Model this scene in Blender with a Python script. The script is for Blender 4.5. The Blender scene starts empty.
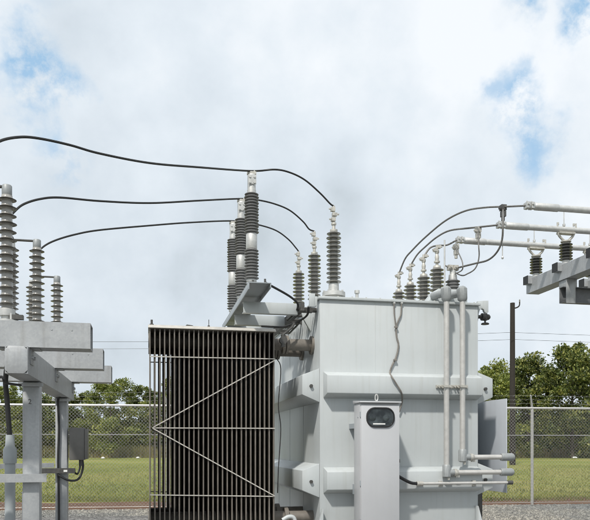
import bpy, bmesh, math, random
import numpy as np
from mathutils import Vector, Matrix
R = random.Random(7)
S = bpy.context.scene
COL = S.collection
PI = math.pi
rad = math.radians

# ------------------------------------------------------------------ camera
F = 700.0            # focal length in photo pixels (590 wide)
HZ = 445.0           # photo row of the horizon
CH = 1.5             # eye height
TH = math.atan(145 / F)
s_, c_ = math.sin(TH), math.cos(TH)
cam = bpy.data.cameras.new('camera')
cam.sensor_width = 36
cam.lens = 36 * F / 590
cam.shift_y = (HZ - 260) / 590
cam.clip_start = .1
cam.clip_end = 6000
co = bpy.data.objects.new('camera', cam)
co.location = (0, 0, CH)
co.rotation_euler = (PI / 2, 0, -TH)
COL.objects.link(co)
S.camera = co

def ray(px, py):
    u = (px - 295) / F; v = (HZ - py) / F
    return Vector((s_ + u * c_, c_ - u * s_, v))
def at(px, py, Y):                     # point of the plane Y = const
    d = ray(px, py); k = Y / d.y
    return Vector((d.x * k, Y, CH + d.z * k))
def on(px, py, A, B):                  # point of the vertical plane through A and B
    d = ray(px, py); ax, ay = A[0], A[1]; ex, ey = B[0] - A[0], B[1] - A[1]
    k = (ax * ey - ay * ex) / (d.x * ey - d.y * ex)
    return Vector((d.x * k, d.y * k, CH + d.z * k))
def cw(xc, z):                         # right / forward metres to world
    return Vector((xc * c_ + z * s_, -xc * s_ + z * c_, 0))
def far(px, Z):
    return cw((px - 295) / F * Z, Z)

# ------------------------------------------------------------------ materials
def new_mat(name):
    m = bpy.data.materials.new(name); m.use_nodes = True
    nt = m.node_tree; b = nt.nodes['Principled BSDF']
    return m, nt, b
def N(nt, typ, **kw):
    n = nt.nodes.new(typ)
    for k, v in kw.items():
        if k in n.inputs: n.inputs[k].default_value = v
        else: setattr(n, k, v)
    return n
def coords(nt, scale=(1, 1, 1)):
    tc = N(nt, 'ShaderNodeTexCoord'); mp = N(nt, 'ShaderNodeMapping')
    mp.inputs['Scale'].default_value = scale
    oi = N(nt, 'ShaderNodeObjectInfo')
    ml = N(nt, 'ShaderNodeVectorMath', operation='SCALE'); ml.inputs[0].default_value = (37, 23, 11)
    nt.links.new(oi.outputs['Random'], ml.inputs['Scale'])
    ad = N(nt, 'ShaderNodeVectorMath', operation='ADD')
    nt.links.new(tc.outputs['Object'], mp.inputs['Vector'])
    nt.links.new(mp.outputs[0], ad.inputs[0]); nt.links.new(ml.outputs[0], ad.inputs[1])
    return ad.outputs[0]
def ramp(nt, fac, stops):
    r = N(nt, 'ShaderNodeValToRGB'); e = r.color_ramp.elements
    while len(e) < len(stops): e.new(.5)
    for el, (p, c) in zip(e, stops):
        el.position = p; el.color = (*c, 1) if len(c) == 3 else c
    nt.links.new(fac, r.inputs['Fac']); return r.outputs['Color']
def mixc(nt, fac, a, b, mode='MIX'):
    m = N(nt, 'ShaderNodeMix', data_type='RGBA', blend_type=mode)
    for sock, v in ((m.inputs[0], fac), (m.inputs[6], a), (m.inputs[7], b)):
        if hasattr(v, 'node'): nt.links.new(v, sock)
        elif isinstance(v, tuple): sock.default_value = (*v, 1) if len(v) == 3 else v
        else: sock.default_value = v
    return m.outputs[2]
def bump(nt, b, h, strength, dist=.01):
    bp = N(nt, 'ShaderNodeBump', Strength=strength, Distance=dist)
    nt.links.new(h, bp.inputs['Height']); nt.links.new(bp.outputs[0], b.inputs['Normal'])
def simple(name, col, rough=.5, metal=0, scale=6., amt=.25, bmp=0., streak=0., dirt=(.16, .14, .11), spec=.5):
    m, nt, b = new_mat(name)
    v = coords(nt)
    n = N(nt, 'ShaderNodeTexNoise', Scale=scale, Detail=8., Roughness=.65)
    nt.links.new(v, n.inputs['Vector'])
    lo = tuple(x * (1 - amt) for x in col); hi = tuple(min(1, x * (1 + amt)) for x in col)
    c = ramp(nt, n.outputs[0], [(.3, lo), (.7, hi)])
    if streak:
        v2 = coords(nt, (9, 9, .55))
        n2 = N(nt, 'ShaderNodeTexNoise', Scale=1.6, Detail=6., Roughness=.6)
        nt.links.new(v2, n2.inputs['Vector'])
        f = ramp(nt, n2.outputs[0], [(.5, (0, 0, 0)), (.78, (streak,) * 3)])
        c = mixc(nt, f, c, dirt)
    nt.links.new(c, b.inputs['Base Color'])
    rr = N(nt, 'ShaderNodeMapRange'); rr.inputs[3].default_value = max(.05, rough - .12); rr.inputs[4].default_value = min(1, rough + .12)
    nt.links.new(n.outputs[0], rr.inputs[0]); nt.links.new(rr.outputs[0], b.inputs['Roughness'])
    b.inputs['Metallic'].default_value = metal
    b.inputs['Specular IOR Level'].default_value = spec
    if bmp:
        bump(nt, b, n.outputs[0], bmp, .004)
    return m
M = {}
def tank_paint():
    m, nt, b = new_mat('grey_tank_paint')
    v = coords(nt)
    n = N(nt, 'ShaderNodeTexNoise', Scale=1.3, Detail=9., Roughness=.6); nt.links.new(v, n.inputs['Vector'])
    c = ramp(nt, n.outputs[0], [(.3, (.445, .475, .478)), (.55, (.48, .508, .51)), (.75, (.505, .528, .525))])
    n2 = N(nt, 'ShaderNodeTexNoise', Scale=1.5, Detail=7., Roughness=.62); nt.links.new(coords(nt, (10, 10, .45)), n2.inputs['Vector'])
    c = mixc(nt, ramp(nt, n2.outputs[0], [(.52, (0, 0, 0)), (.75, (.22, .22, .22))]), c, (.30, .29, .245))
    n3 = N(nt, 'ShaderNodeTexNoise', Scale=2.4, Detail=8., Roughness=.7); nt.links.new(coords(nt, (16, 16, .8)), n3.inputs['Vector'])
    c = mixc(nt, ramp(nt, n3.outputs[0], [(.66, (0, 0, 0)), (.80, (.34, .34, .34))]), c, (.25, .165, .095))
    n4 = N(nt, 'ShaderNodeTexNoise', Scale=42., Detail=5., Roughness=.7); nt.links.new(v, n4.inputs['Vector'])
    c = mixc(nt, ramp(nt, n4.outputs[0], [(.66, (0, 0, 0)), (.76, (.35, .35, .35))]), c, (.22, .19, .15))
    nt.links.new(c, b.inputs['Base Color'])
    rr = N(nt, 'ShaderNodeMapRange'); rr.inputs[3].default_value = .28; rr.inputs[4].default_value = .6
    nt.links.new(n.outputs[0], rr.inputs[0]); nt.links.new(rr.outputs[0], b.inputs['Roughness'])
    w = N(nt, 'ShaderNodeTexNoise', Scale=2.2, Detail=2.); nt.links.new(v, w.inputs['Vector'])
    bump(nt, b, w.outputs[0], .22, .03)
    return m
M['paint'] = tank_paint()
M['paint_white'] = simple('pale_cabinet_paint', (.475, .482, .495), .4, 0, 2., .04, .03, .16, (.4, .4, .37))
M['paint_grey'] = simple('mid_grey_paint', (.30, .33, .35), .4, 0, 2.5, .07, .04, .15, (.25, .25, .23))
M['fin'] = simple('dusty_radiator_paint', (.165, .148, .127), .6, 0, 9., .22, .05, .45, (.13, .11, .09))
M['fin_edge'] = simple('pale_radiator_edge', (.44, .42, .38), .55, 0, 11., .16, .04, .2, (.32, .27, .2))
M['galv'] = None
M['porcelain'] = simple('grey_porcelain_glaze', (.21, .205, .188), .16, 0, 14., .2, 0, .4, (.15, .13, .10))
def term_porcelain():
    # grey glazed core; underside shade and grime painted into the shed colour by radius
    m, nt, b = new_mat('shade_grime_porcelain')
    tc = N(nt, 'ShaderNodeTexCoord'); sp = N(nt, 'ShaderNodeSeparateXYZ'); nt.links.new(tc.outputs['Object'], sp.inputs[0])
    cb = N(nt, 'ShaderNodeCombineXYZ'); nt.links.new(sp.outputs['X'], cb.inputs[0]); nt.links.new(sp.outputs['Y'], cb.inputs[1])
    ln = N(nt, 'ShaderNodeVectorMath', operation='LENGTH'); nt.links.new(cb.outputs[0], ln.inputs[0])
    n = N(nt, 'ShaderNodeTexNoise', Scale=18., Detail=6.); nt.links.new(coords(nt), n.inputs['Vector'])
    core = ramp(nt, n.outputs[0], [(.3, (.30, .29, .265)), (.7, (.40, .39, .365))])
    shed = ramp(nt, n.outputs[0], [(.3, (.06, .056, .046)), (.7, (.105, .098, .083))])
    mr = N(nt, 'ShaderNodeMapRange'); mr.inputs[1].default_value = .044; mr.inputs[2].default_value = .05; nt.links.new(ln.outputs['Value'], mr.inputs[0])
    nt.links.new(mixc(nt, mr.outputs[0], core, shed), b.inputs['Base Color']); b.inputs['Roughness'].default_value = .18
    return m
M['shed_shade_grime'] = term_porcelain()
M['polymer'] = simple('grey_polymer_sheds', (.20, .20, .198), .45, 0, 14., .12, 0, .25, (.16, .15, .13))
M['dark_porcelain'] = simple('dark_post_porcelain', (.085, .085, .08), .3, 0, 14., .2)
M['alu'] = simple('weathered_aluminium', (.56, .56, .54), .5, .55, 12., .14, .06, .2, (.25, .24, .22))
M['alu_clamp'] = simple('cast_aluminium', (.50, .485, .44), .55, .45, 25., .25, .12)
M['cast'] = simple('grey_conduit_casting', (.285, .30, .30), .5, .15, 20., .1, .08)
M['pvc'] = simple('grey_plastic_pipe', (.37, .40, .41), .45, 0, 6., .07, 0, .15, (.3, .29, .26))
M['conduit'] = simple('galvanised_conduit', (.53, .52, .495), .45, .35, 16., .1, .04, .2, (.36, .34, .3))
M['strand'] = simple('weathered_stranded_wire', (.155, .15, .14), .55, .3, 40., .3)
M['wire'] = simple('brown_grey_wire', (.20, .185, .165), .55, 0, 20., .2)
M['mesh_wire'] = simple('dull_fence_wire', (.33, .33, .32), .6, .3, 5., .15)
M['door'] = simple('lightened_door_grey', (.52, .55, .59), .4, 0, 2.5, .05, .04, .1, (.3, .3, .28))  # door grey lightened in the colour to offset the tank's shadow
M['cable'] = simple('dark_conductor', (.025, .025, .024), .5, .2, 30., .3)
M['black'] = simple('black_rubber', (.016, .016, .017), .55, 0, 20., .3)
M['steel_dark'] = simple('dark_strut_steel', (.085, .083, .078), .55, .35, 16., .3, .1)
M['channel'] = simple('shade_darkened_galv', (.17, .175, .18), .55, .3, 12., .2, .06)  # galvanised steel with the shade inside the channel put into its colour
M['box_brown'] = simple('weathered_junction_box', (.155, .15, .14), .5, .1, 7., .15, .05, .2, (.2, .19, .17))
M['wood'] = simple('tarred_pole_wood', (.026, .021, .018), .85, 0, 12., .4, .3)
M['bark'] = simple('tree_bark', (.10, .085, .065), .9, 0, 8., .4, .5)
M['concrete'] = simple('concrete_pad', (.36, .35, .33), .9, 0, 6., .15, .25)
M['stone_white'] = simple('pale_litter', (.7, .7, .68), .8, 0, 10., .1)

def galv():
    m, nt, b = new_mat('galvanised_steel')
    v = coords(nt)
    vo = N(nt, 'ShaderNodeTexVoronoi', Scale=60.); nt.links.new(v, vo.inputs['Vector'])
    n = N(nt, 'ShaderNodeTexNoise', Scale=5., Detail=8., Roughness=.7); nt.links.new(v, n.inputs['Vector'])
    c1 = ramp(nt, n.outputs[0], [(.25, (.34, .352, .36)), (.75, (.44, .452, .458))])
    sep = N(nt, 'ShaderNodeSeparateColor'); nt.links.new(vo.outputs['Color'], sep.inputs[0])
    c2 = ramp(nt, sep.outputs[0], [(0, (.94, .94, .95)), (1, (1.05, 1.05, 1.04))])
    c = mixc(nt, 1., c1, c2, 'MULTIPLY')
    v2 = coords(nt, (11, 11, .6)); n2 = N(nt, 'ShaderNodeTexNoise', Scale=1.6, Detail=6.); nt.links.new(v2, n2.inputs['Vector'])
    f = ramp(nt, n2.outputs[0], [(.52, (0, 0, 0)), (.75, (.4, .4, .4))])
    c = mixc(nt, f, c, (.22, .21, .19))
    nt.links.new(c, b.inputs['Base Color'])
    b.inputs['Metallic'].default_value = .3; b.inputs['Roughness'].default_value = .5
    bump(nt, b, n.outputs[0], .06, .004)
    return m
M['galv'] = galv()

def glass_dark():
    m, nt, b = new_mat('dark_gauge_glass')
    b.inputs['Base Color'].default_value = (.012, .016, .018, 1); b.inputs['Roughness'].default_value = .12
    n = N(nt, 'ShaderNodeTexNoise', Scale=9., Detail=4.); nt.links.new(coords(nt), n.inputs['Vector'])
    c = ramp(nt, n.outputs[0], [(.4, (.012, .016, .018)), (.75, (.07, .085, .09))])
    nt.links.new(c, b.inputs['Base Color'])
    return m
M['gauge'] = glass_dark()

def leaf_mat(name, cols, trans=.25):
    m, nt, b = new_mat(name)
    geo = N(nt, 'ShaderNodeNewGeometry')
    c1 = ramp(nt, geo.outputs['Random Per Island'], [(0, cols[0]), (.5, cols[1]), (1, cols[2])])
    n = N(nt, 'ShaderNodeTexNoise', Scale=.55, Detail=3.); nt.links.new(coords(nt), n.inputs['Vector'])
    c2 = ramp(nt, n.outputs[0], [(.35, (.7, .75, .75)), (.65, (1.25, 1.2, 1.05))])
    c = mixc(nt, 1., c1, c2, 'MULTIPLY')
    nt.links.new(c, b.inputs['Base Color'])
    b.inputs['Roughness'].default_value = .5
    tr = N(nt, 'ShaderNodeBsdfTranslucent'); nt.links.new(c, tr.inputs['Color'])
    mx = N(nt, 'ShaderNodeMixShader'); mx.inputs[0].default_value = trans
    out = nt.nodes['Material Output']
    nt.links.new(b.outputs[0], mx.inputs[1]); nt.links.new(tr.outputs[0], mx.inputs[2]); nt.links.new(mx.outputs[0], out.inputs['Surface'])
    return m
M['leaf_a'] = leaf_mat('broad_leaves', [(.03, .05, .013), (.115, .15, .036), (.33, .33, .10)])
M['leaf_b'] = leaf_mat('light_leaves', [(.07, .10, .022), (.19, .23, .052), (.36, .37, .11)])
M['under'] = leaf_mat('undergrowth_leaves', [(.032, .052, .014), (.11, .135, .034), (.27, .265, .08)])
M['dry'] = leaf_mat('dry_stalks', [(.19, .165, .075), (.33, .29, .13), (.23, .24, .085)])
M['grass_blade'] = leaf_mat('grass_blades', [(.078, .102, .02), (.17, .19, .042), (.285, .26, .09)])

def ground_mat(name, cols, sc, fine, fine_amt, bmp, vor=0):
    m, nt, b = new_mat(name)
    tc = N(nt, 'ShaderNodeTexCoord'); v = tc.outputs['Object']
    n = N(nt, 'ShaderNodeTexNoise', Scale=sc, Detail=8., Roughness=.6); nt.links.new(v, n.inputs['Vector'])
    c = ramp(nt, n.outputs[0], [(.3, cols[0]), (.5, cols[1]), (.7, cols[2])])
    if vor:
        f = N(nt, 'ShaderNodeTexVoronoi', Scale=fine); nt.links.new(v, f.inputs['Vector'])
        sp = N(nt, 'ShaderNodeSeparateColor'); nt.links.new(f.outputs['Color'], sp.inputs[0]); h = f.outputs['Distance']; g = sp.outputs[0]
    else:
        f = N(nt, 'ShaderNodeTexNoise', Scale=fine, Detail=6., Roughness=.7); nt.links.new(v, f.inputs['Vector']); h = g = f.outputs[0]
    c2 = ramp(nt, g, [(.2, (1 - fine_amt,) * 3), (.8, (1 + fine_amt,) * 3)])
    c = mixc(nt, 1., c, c2, 'MULTIPLY')
    nt.links.new(c, b.inputs['Base Color']); b.inputs['Roughness'].default_value = .95; b.inputs['Specular IOR Level'].default_value = .15
    bump(nt, b, h, bmp, .03)
    return m
M['gravel'] = ground_mat('grey_gravel', [(.12, .117, .11), (.165, .16, .152), (.21, .203, .19)], .8, 28., .5, .8, 1)
M['stone'] = leaf_mat('gravel_pebbles', [(.08, .078, .075), (.165, .16, .152), (.30, .29, .275)], 0.)
M['dirt'] = ground_mat('red_dirt', [(.10, .058, .04), (.15, .085, .055), (.18, .13, .085)], 1.5, 14., .3, .6)
M['grass'] = ground_mat('mown_grass', [(.125, .148, .032), (.19, .206, .05), (.27, .24, .088)], .11, 3.5, .28, .6)

# ------------------------------------------------------------------ mesh helpers
class MB:
    def __init__(self): self.v = []; self.f = []
    def add(self, vs, fs):
        o = len(self.v); self.v += [Vector(p) for p in vs]; self.f += [tuple(i + o for i in f) for f in fs]; return self
    def box(self, a, b):
        x0, y0, z0 = a; x1, y1, z1 = b
        return self.add([(x0, y0, z0), (x1, y0, z0), (x1, y1, z0), (x0, y1, z0), (x0, y0, z1), (x1, y0, z1), (x1, y1, z1), (x0, y1, z1)],
                        [(3, 2, 1, 0), (4, 5, 6, 7), (0, 1, 5, 4), (1, 2, 6, 5), (2, 3, 7, 6), (3, 0, 4, 7)])
    def bar(self, p, q, w, t, up=(0, 0, 1)):      # rectangular bar between p and q, w across, t along up
        p, q = Vector(p), Vector(q); d = (q - p).normalized(); up = Vector(up)
        a = d.cross(up).normalized(); u = a.cross(d)
        vs = []
        for e in (p, q):
            for sa, su in ((-1, -1), (1, -1), (1, 1), (-1, 1)): vs.append(e + a * w / 2 * sa + u * t / 2 * su)
        return self.add(vs, [(0, 1, 2, 3)[::-1], (4, 5, 6, 7), (0, 1, 5, 4), (1, 2, 6, 5), (2, 3, 7, 6), (3, 0, 4, 7)])
    def tube(self, pts, r, n=8, caps=True):
        pts = [Vector(p) for p in pts]; k = len(pts); rs = r if isinstance(r, (list, tuple)) else [r] * k
        t0 = (pts[1] - pts[0]).normalized(); a = t0.orthogonal().normalized(); vs = []
        for i, p in enumerate(pts):
            t = (pts[min(i + 1, k - 1)] - pts[max(i - 1, 0)])
            t = t.normalized() if t.length > 1e-9 else t0
            a = (a - t * a.dot(t)); a = a.normalized() if a.length > 1e-6 else t.orthogonal().normalized()
            b = t.cross(a)
            for j in range(n):
                g = 2 * PI * j / n; vs.append(p + (a * math.cos(g) + b * math.sin(g)) * rs[i])
        fs = [(i * n + j, i * n + (j + 1) % n, (i + 1) * n + (j + 1) % n, (i + 1) * n + j) for i in range(k - 1) for j in range(n)]
        if caps: fs += [tuple(range(n))[::-1], tuple((k - 1) * n + j for j in range(n))]
        return self.add(vs, fs)
    def lathe(self, c, prof, n=20, axis=None):
        c = Vector(c); vs = []; q = Matrix.Identity(3) if axis is None else Vector((0, 0, 1)).rotation_difference(Vector(axis)).to_matrix()
        for r, z in prof:
            for j in range(n):
                g = 2 * PI * j / n; vs.append(c + q @ Vector((r * math.cos(g), r * math.sin(g), z)))
        k = len(prof)
        fs = [(i * n + j, i * n + (j + 1) % n, (i + 1) * n + (j + 1) % n, (i + 1) * n + j) for i in range(k - 1) for j in range(n)]
        fs += [tuple(range(n))[::-1], tuple((k - 1) * n + j for j in range(n))]
        return self.add(vs, fs)
    def prism(self, poly, vec):
        n = len(poly); vec = Vector(vec); vs = [Vector(p) for p in poly] + [Vector(p) + vec for p in poly]
        fs = [tuple(range(n))[::-1], tuple(range(n, 2 * n))] + [(j, (j + 1) % n, n + (j + 1) % n, n + j) for j in range(n)]
        return self.add(vs, fs)
    def channel(self, p, q, w, h, t, side):   # hollow rectangular section, open ended, along p->q
        p, q = Vector(p), Vector(q); d = (q - p).normalized(); up = Vector((0, 0, 1)); a = d.cross(up).normalized()
        vs = []
        for e in (p, q):
            for k in (0, t):
                for sa, su in ((-1, -1), (1, -1), (1, 1), (-1, 1)): vs.append(e + a * (w / 2 - k) * sa + up * (h / 2 - k) * su)
        fs = []
        for j in range(4):
            i = (j + 1) % 4
            fs += [(j, i, 8 + i, 8 + j), (4 + i, 4 + j, 12 + j, 12 + i), (i, j, 4 + j, 4 + i), (8 + j, 8 + i, 12 + i, 12 + j)]
        return self.add(vs, fs)
    def build(self, name, m, parent=None, local=False, bevel=0, kind=None):
        root = parent
        while root is not None and root.parent is not None: root = root.parent
        off = Vector((0, 0, 0)); loc = None
        if not local:
            if root is not None: off = Vector(root.location)
            else:
                xs = [p.x for p in self.v]; ys = [p.y for p in self.v]; zs = [p.z for p in self.v]
                loc = Vector(((min(xs) + max(xs)) / 2, (min(ys) + max(ys)) / 2, min(zs))); off = loc
        me = bpy.data.meshes.new(name)
        me.from_pydata([tuple(p - off) for p in self.v], [], self.f); me.update()
        bm = bmesh.new(); bm.from_mesh(me)
        bmesh.ops.recalc_face_normals(bm, faces=bm.faces)
        if bevel:
            ed = [e for e in bm.edges if len(e.link_faces) == 2 and e.calc_face_angle(0) > 1.0]
            bmesh.ops.bevel(bm, geom=ed, offset=bevel, segments=2, profile=.5, affect='EDGES', clamp_overlap=True)
        bm.to_mesh(me); bm.free()
        me.polygons.foreach_set('use_smooth', [True] * len(me.polygons))
        me.set_sharp_from_angle(angle=rad(38))
        me.materials.append(M[m] if isinstance(m, str) else m)
        o = bpy.data.objects.new(name, me); COL.objects.link(o)
        if parent is not None: o.parent = parent
        elif loc is not None: o.location = loc
        if kind: o['kind'] = kind
        return o

def spline(pts, k=8):
    pts = [Vector(p) for p in pts]; P = [pts[0] * 2 - pts[1]] + pts + [pts[-1] * 2 - pts[-2]]; out = []
    for i in range(1, len(P) - 2):
        a, b, c, d = P[i - 1], P[i], P[i + 1], P[i + 2]
        for j in range(k):
            t = j / k
            out.append(.5 * ((2 * b) + (c - a) * t + (2 * a - 5 * b + 4 * c - d) * t * t + (3 * b - a - 3 * c + d) * t ** 3))
    return out + [pts[-1]]
def tag(o, label, cat, group=None):
    o['label'] = label; o['category'] = cat
    if group: o['group'] = group
    return o
def thing(name, loc, label, cat, group=None, rz=0):
    o = bpy.data.objects.new(name, None); COL.objects.link(o); o.empty_display_size = .2
    o.location = loc; o.rotation_euler.z = rz
    return tag(o, label, cat, group)
def dup(root, loc, label=None, rz=None, parent=None, top=True):
    r = root.copy(); COL.objects.link(r); r.location = loc
    if label: r['label'] = label
    if rz is not None: r.rotation_euler.z = rz
    if parent is not None: r.parent = parent
    for ch in list(root.children):
        c = ch.copy(); COL.objects.link(c); c.parent = r
        for g in list(ch.children):
            d = g.copy(); COL.objects.link(d); d.parent = c
    return r
def bolt(mb, p, axis, r=.014, h=.014):
    mb.lathe(p, [(r, 0), (r, h)], 6, axis); return mb
def sheds(z0, z1, n, rc, rs, alt=1.0, th=.007, slope=.10):
    """profile of a shedded insulator from z0 up to z1: thin discs, flat below, sloped above"""
    pr = [(rc, z0)]; p = (z1 - z0) / n
    for i in range(n):
        r = rs if i % 2 == 0 else rs * alt
        z = z0 + p * (i + .4)
        pr += [(rc, z - p * .05), (rc + .006, z + .001), (r - .006, z - .001), (r - .001, z + th * .25), (r, z + th * .6), (r - .004, z + th), (rc + (r - rc) * .35, z + th + p * slope), (rc, z + p * .42)]
    pr.append((rc, z1)); return pr

# ------------------------------------------------------------------ setting: ground
FL, FR = far(100, 16.2), far(533, 17.5)
fd = (FR - FL).normalized(); fn = Vector((-fd.y, fd.x, 0))
def fp(along, out, z=0):                # fence frame: metres along the fence from the visible post, metres beyond it
    p = FR + fd * along + fn * out; return Vector((p.x, p.y, z))
def sheet(name, pts, m, kind='structure'):
    mb = MB(); mb.add(pts, [tuple(range(len(pts)))])
    return mb.build(name, m, None, kind=kind)
sheet('grass_field', [(-1500, -400, 0), (1500, -400, 0), (1500, 2500, 0), (-1500, 2500, 0)], 'grass')
sheet('gravel_yard', [fp(-40, -40, .004), fp(40, -40, .004), fp(40, -.02, .004), fp(-40, -.02, .004)], 'gravel')
sheet('dirt_strip', [fp(-40, -.02, .0045), fp(40, -.02, .0045)] + [fp(40 - i * .8, 2.0 + R.uniform(-.6, .6), .0045) for i in range(101)], 'dirt')

# loose pebbles where the yard shows
mb_v, mb_f = [], []
def blob(p, r):
    o = len(mb_v); q = [Vector((1, 0, 0)), Vector((0, 1, 0)), Vector((-1, 0, 0)), Vector((0, -1, 0)), Vector((0, 0, .8)), Vector((0, 0, -.4))]
    a = R.uniform(0, 6.3); ca, sa = math.cos(a), math.sin(a)
    for w in q:
        k = r * R.uniform(.65, 1.25); mb_v.append((p.x + (w.x * ca - w.y * sa) * k, p.y + (w.x * sa + w.y * ca) * k, p.z + w.z * k + r * .2))
    mb_f.extend([(o, o + 1, o + 4), (o + 1, o + 2, o + 4), (o + 2, o + 3, o + 4), (o + 3, o, o + 4), (o + 1, o, o + 5), (o + 2, o + 1, o + 5), (o + 3, o + 2, o + 5), (o, o + 3, o + 5)])
for i in range(26000):
    blob(fp(R.uniform(-5, 4.5), -R.random() ** 1.1 * 5.2), R.uniform(.010, .030))
for i in range(7000):
    blob(fp(R.uniform(-15.5, -6), -R.random() * 1.6), R.uniform(.010, .030))
def raw(name, v, f, m, kind=None, parent=None):
    me = bpy.data.meshes.new(name); me.from_pydata(v, [], f); me.update(); me.materials.append(M[m])
    o = bpy.data.objects.new(name, me); COL.objects.link(o)
    if kind: o['kind'] = kind
    if parent is not None: o.parent = parent
    return o
o = raw('loose_gravel', mb_v, mb_f, 'stone', 'stuff')
tag(o, 'loose grey gravel stones covering the yard inside the fence', 'gravel')

# grass blades beyond the dirt strip
def blades(n, fn_pos, hmin, hmax, w, lean=.5):
    v, f = [], []
    for i in range(n):
        p = fn_pos(); h = R.uniform(hmin, hmax); a = R.uniform(0, 6.3); dx, dy = math.cos(a) * w, math.sin(a) * w
        lx, ly = R.uniform(-lean, lean) * h, R.uniform(-lean, lean) * h; k = len(v)
        v += [(p.x - dx, p.y - dy, p.z), (p.x + dx, p.y + dy, p.z), (p.x + lx, p.y + ly, p.z + h)]; f.append((k, k + 1, k + 2))
    return v, f
def gpos():
    t = R.random() ** 1.7; Z = 18.4 + t * 34; x = R.uniform(-.53, .5) * Z
    p = cw(x, Z); d = (p - FR).dot(fn)
    if d < .9 + .5 * R.random(): return gpos()
    return p
v, f = blades(75000, gpos, .03, .10, .011)
o = raw('grass', v, f, 'grass_blade', 'stuff'); tag(o, 'short rough grass growing beyond the chain link fence', 'grass')

# ------------------------------------------------------------------ chain link fence
fence = thing('chain_link_fence', fp(0, 0), 'galvanised chain link fence with barbed wire arms in front of the grass field', 'fence')
H = 2.42
mb = MB(); p_ = .082; L0, L1 = -23., 9.
hh = H - .06
k = L0 - hh
def strand(a0, z0, a1, z1, off):
    if a0 < L0: z0 += (z1 - z0) * (L0 - a0) / (a1 - a0); a0 = L0
    if a1 > L1: z1 = z0 + (z1 - z0) * (L1 - a0) / (a1 - a0); a1 = L1
    if a1 - a0 < .02: return
    p, q = fp(a0, off, z0), fp(a1, off, z1); r = .0027
    d = (q - p).normalized(); a = fn; b = d.cross(a)
    vs = []
    for e in (p, q):
        for g in (0, 2.094, 4.189): vs.append(e + (a * math.cos(g) + b * math.sin(g)) * r)
    mb.add(vs, [(0, 1, 4, 3), (1, 2, 5, 4), (2, 0, 3, 5)])
while k < L1:
    strand(k, .05, k + hh, H - .01, -.002); strand(k, H - .01, k + hh, .05, .004); k += p_
me_link = mb.build('wire_mesh', 'mesh_wire', fence)
mb = MB(); mb.tube([fp(L0, .035, H), fp(L1, .035, H)], .028, 8); mb.build('top_rail', 'conduit', fence)
mb = MB(); mb.tube([fp(L0, .035, 1.74), fp(L1, .035, 1.74)], .012, 6); mb.build('middle_rail', 'mesh_wire', fence)
mb = MB(); mb.tube([fp(L0, .012, .06), fp(L1, .012, .06)], .006, 5); mb.build('bottom_wire', 'conduit', fence)
kk = -21.
while kk <= 9.1:
    mb = MB(); mb.tube([fp(kk, .05, 0), fp(kk, .05, H + .03)], .037, 10)
    po = mb.build('fence_post', 'conduit', fence)
    mb = MB(); mb.tube([fp(kk, .05, H), fp(kk - .10, -.08, H + .32)], [.03, .018], 6); mb.build('barbed_wire_arm', 'conduit', po)
    kk += 3.
for i, t in enumerate((.12, .21, .31)):
    mb = MB(); pts = []
    x = L0
    while x <= L1:
        g = (x + 21.) / 3.; sag = -.02 * math.sin(PI * (g - math.floor(g)))
        pts.append(fp(x - .1 * t / .32, .05 - .13 * t / .32, H + t + sag)); x += .5
    mb.tube(pts, .0025, 4)
    x = L0
    while x < L1:
        q = fp(x - .1 * t / .32, .05 - .13 * t / .32, H + t - .01); mb.tube([q - Vector((.02, 0, .02)), q + Vector((.02, 0, .02))], .0022, 3); x += .16
    mb.build('barbed_wire', 'mesh_wire', fence)

# ------------------------------------------------------------------ utility pole and lines
pc = far(512.5, 52)
pole = thing('utility_pole', pc, 'dark wooden utility pole with one hooked bracket rising behind the fence and trees', 'pole')
mb = MB(); mb.tube([pc, pc + Vector((0, 0, 6)), pc + Vector((0, 0, 12.05))], [.225, .2, .175], 12); mb.build('shaft', 'wood', pole)
xr = Vector((c_, -s_, 0))
mb = MB(); b0 = pc + Vector((0, 0, 11.65)); mb.tube(spline([b0, b0 + xr * .3 + Vector((0, 0, .05)), b0 + xr * .5 + Vector((0, 0, .2)), b0 + xr * .53 + Vector((0, 0, .5))], 5), .05, 6)
mb.build('hook_bracket', 'wood', pole)
mb = MB(); mb.lathe(b0 + xr * .53 + Vector((0, 0, .45)), [(.03, 0), (.06, .04), (.04, .1), (.06, .15), (.02, .22)], 8); mb.build('insulator', 'porcelain', pole)
for i, (z, dy, lab) in enumerate(((9.9, .25, 'upper of the two thin power lines crossing behind the utility pole'), (9.3, -.25, 'lower of the two thin power lines crossing behind the utility pole'))):
    pts = []
    for j in range(41):
        t = -60 + 3 * j; q = pc + xr * t + Vector((-xr.y, xr.x, 0)) * dy; q.z = z - .7 * math.sin(PI * min(1, abs(t) / 60.)) ; pts.append(q)
    mb = MB(); mb.tube(pts, .011, 5); tag(mb.build('power_line', 'cable'), lab, 'power line', 'power lines strung behind the fence')

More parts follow.
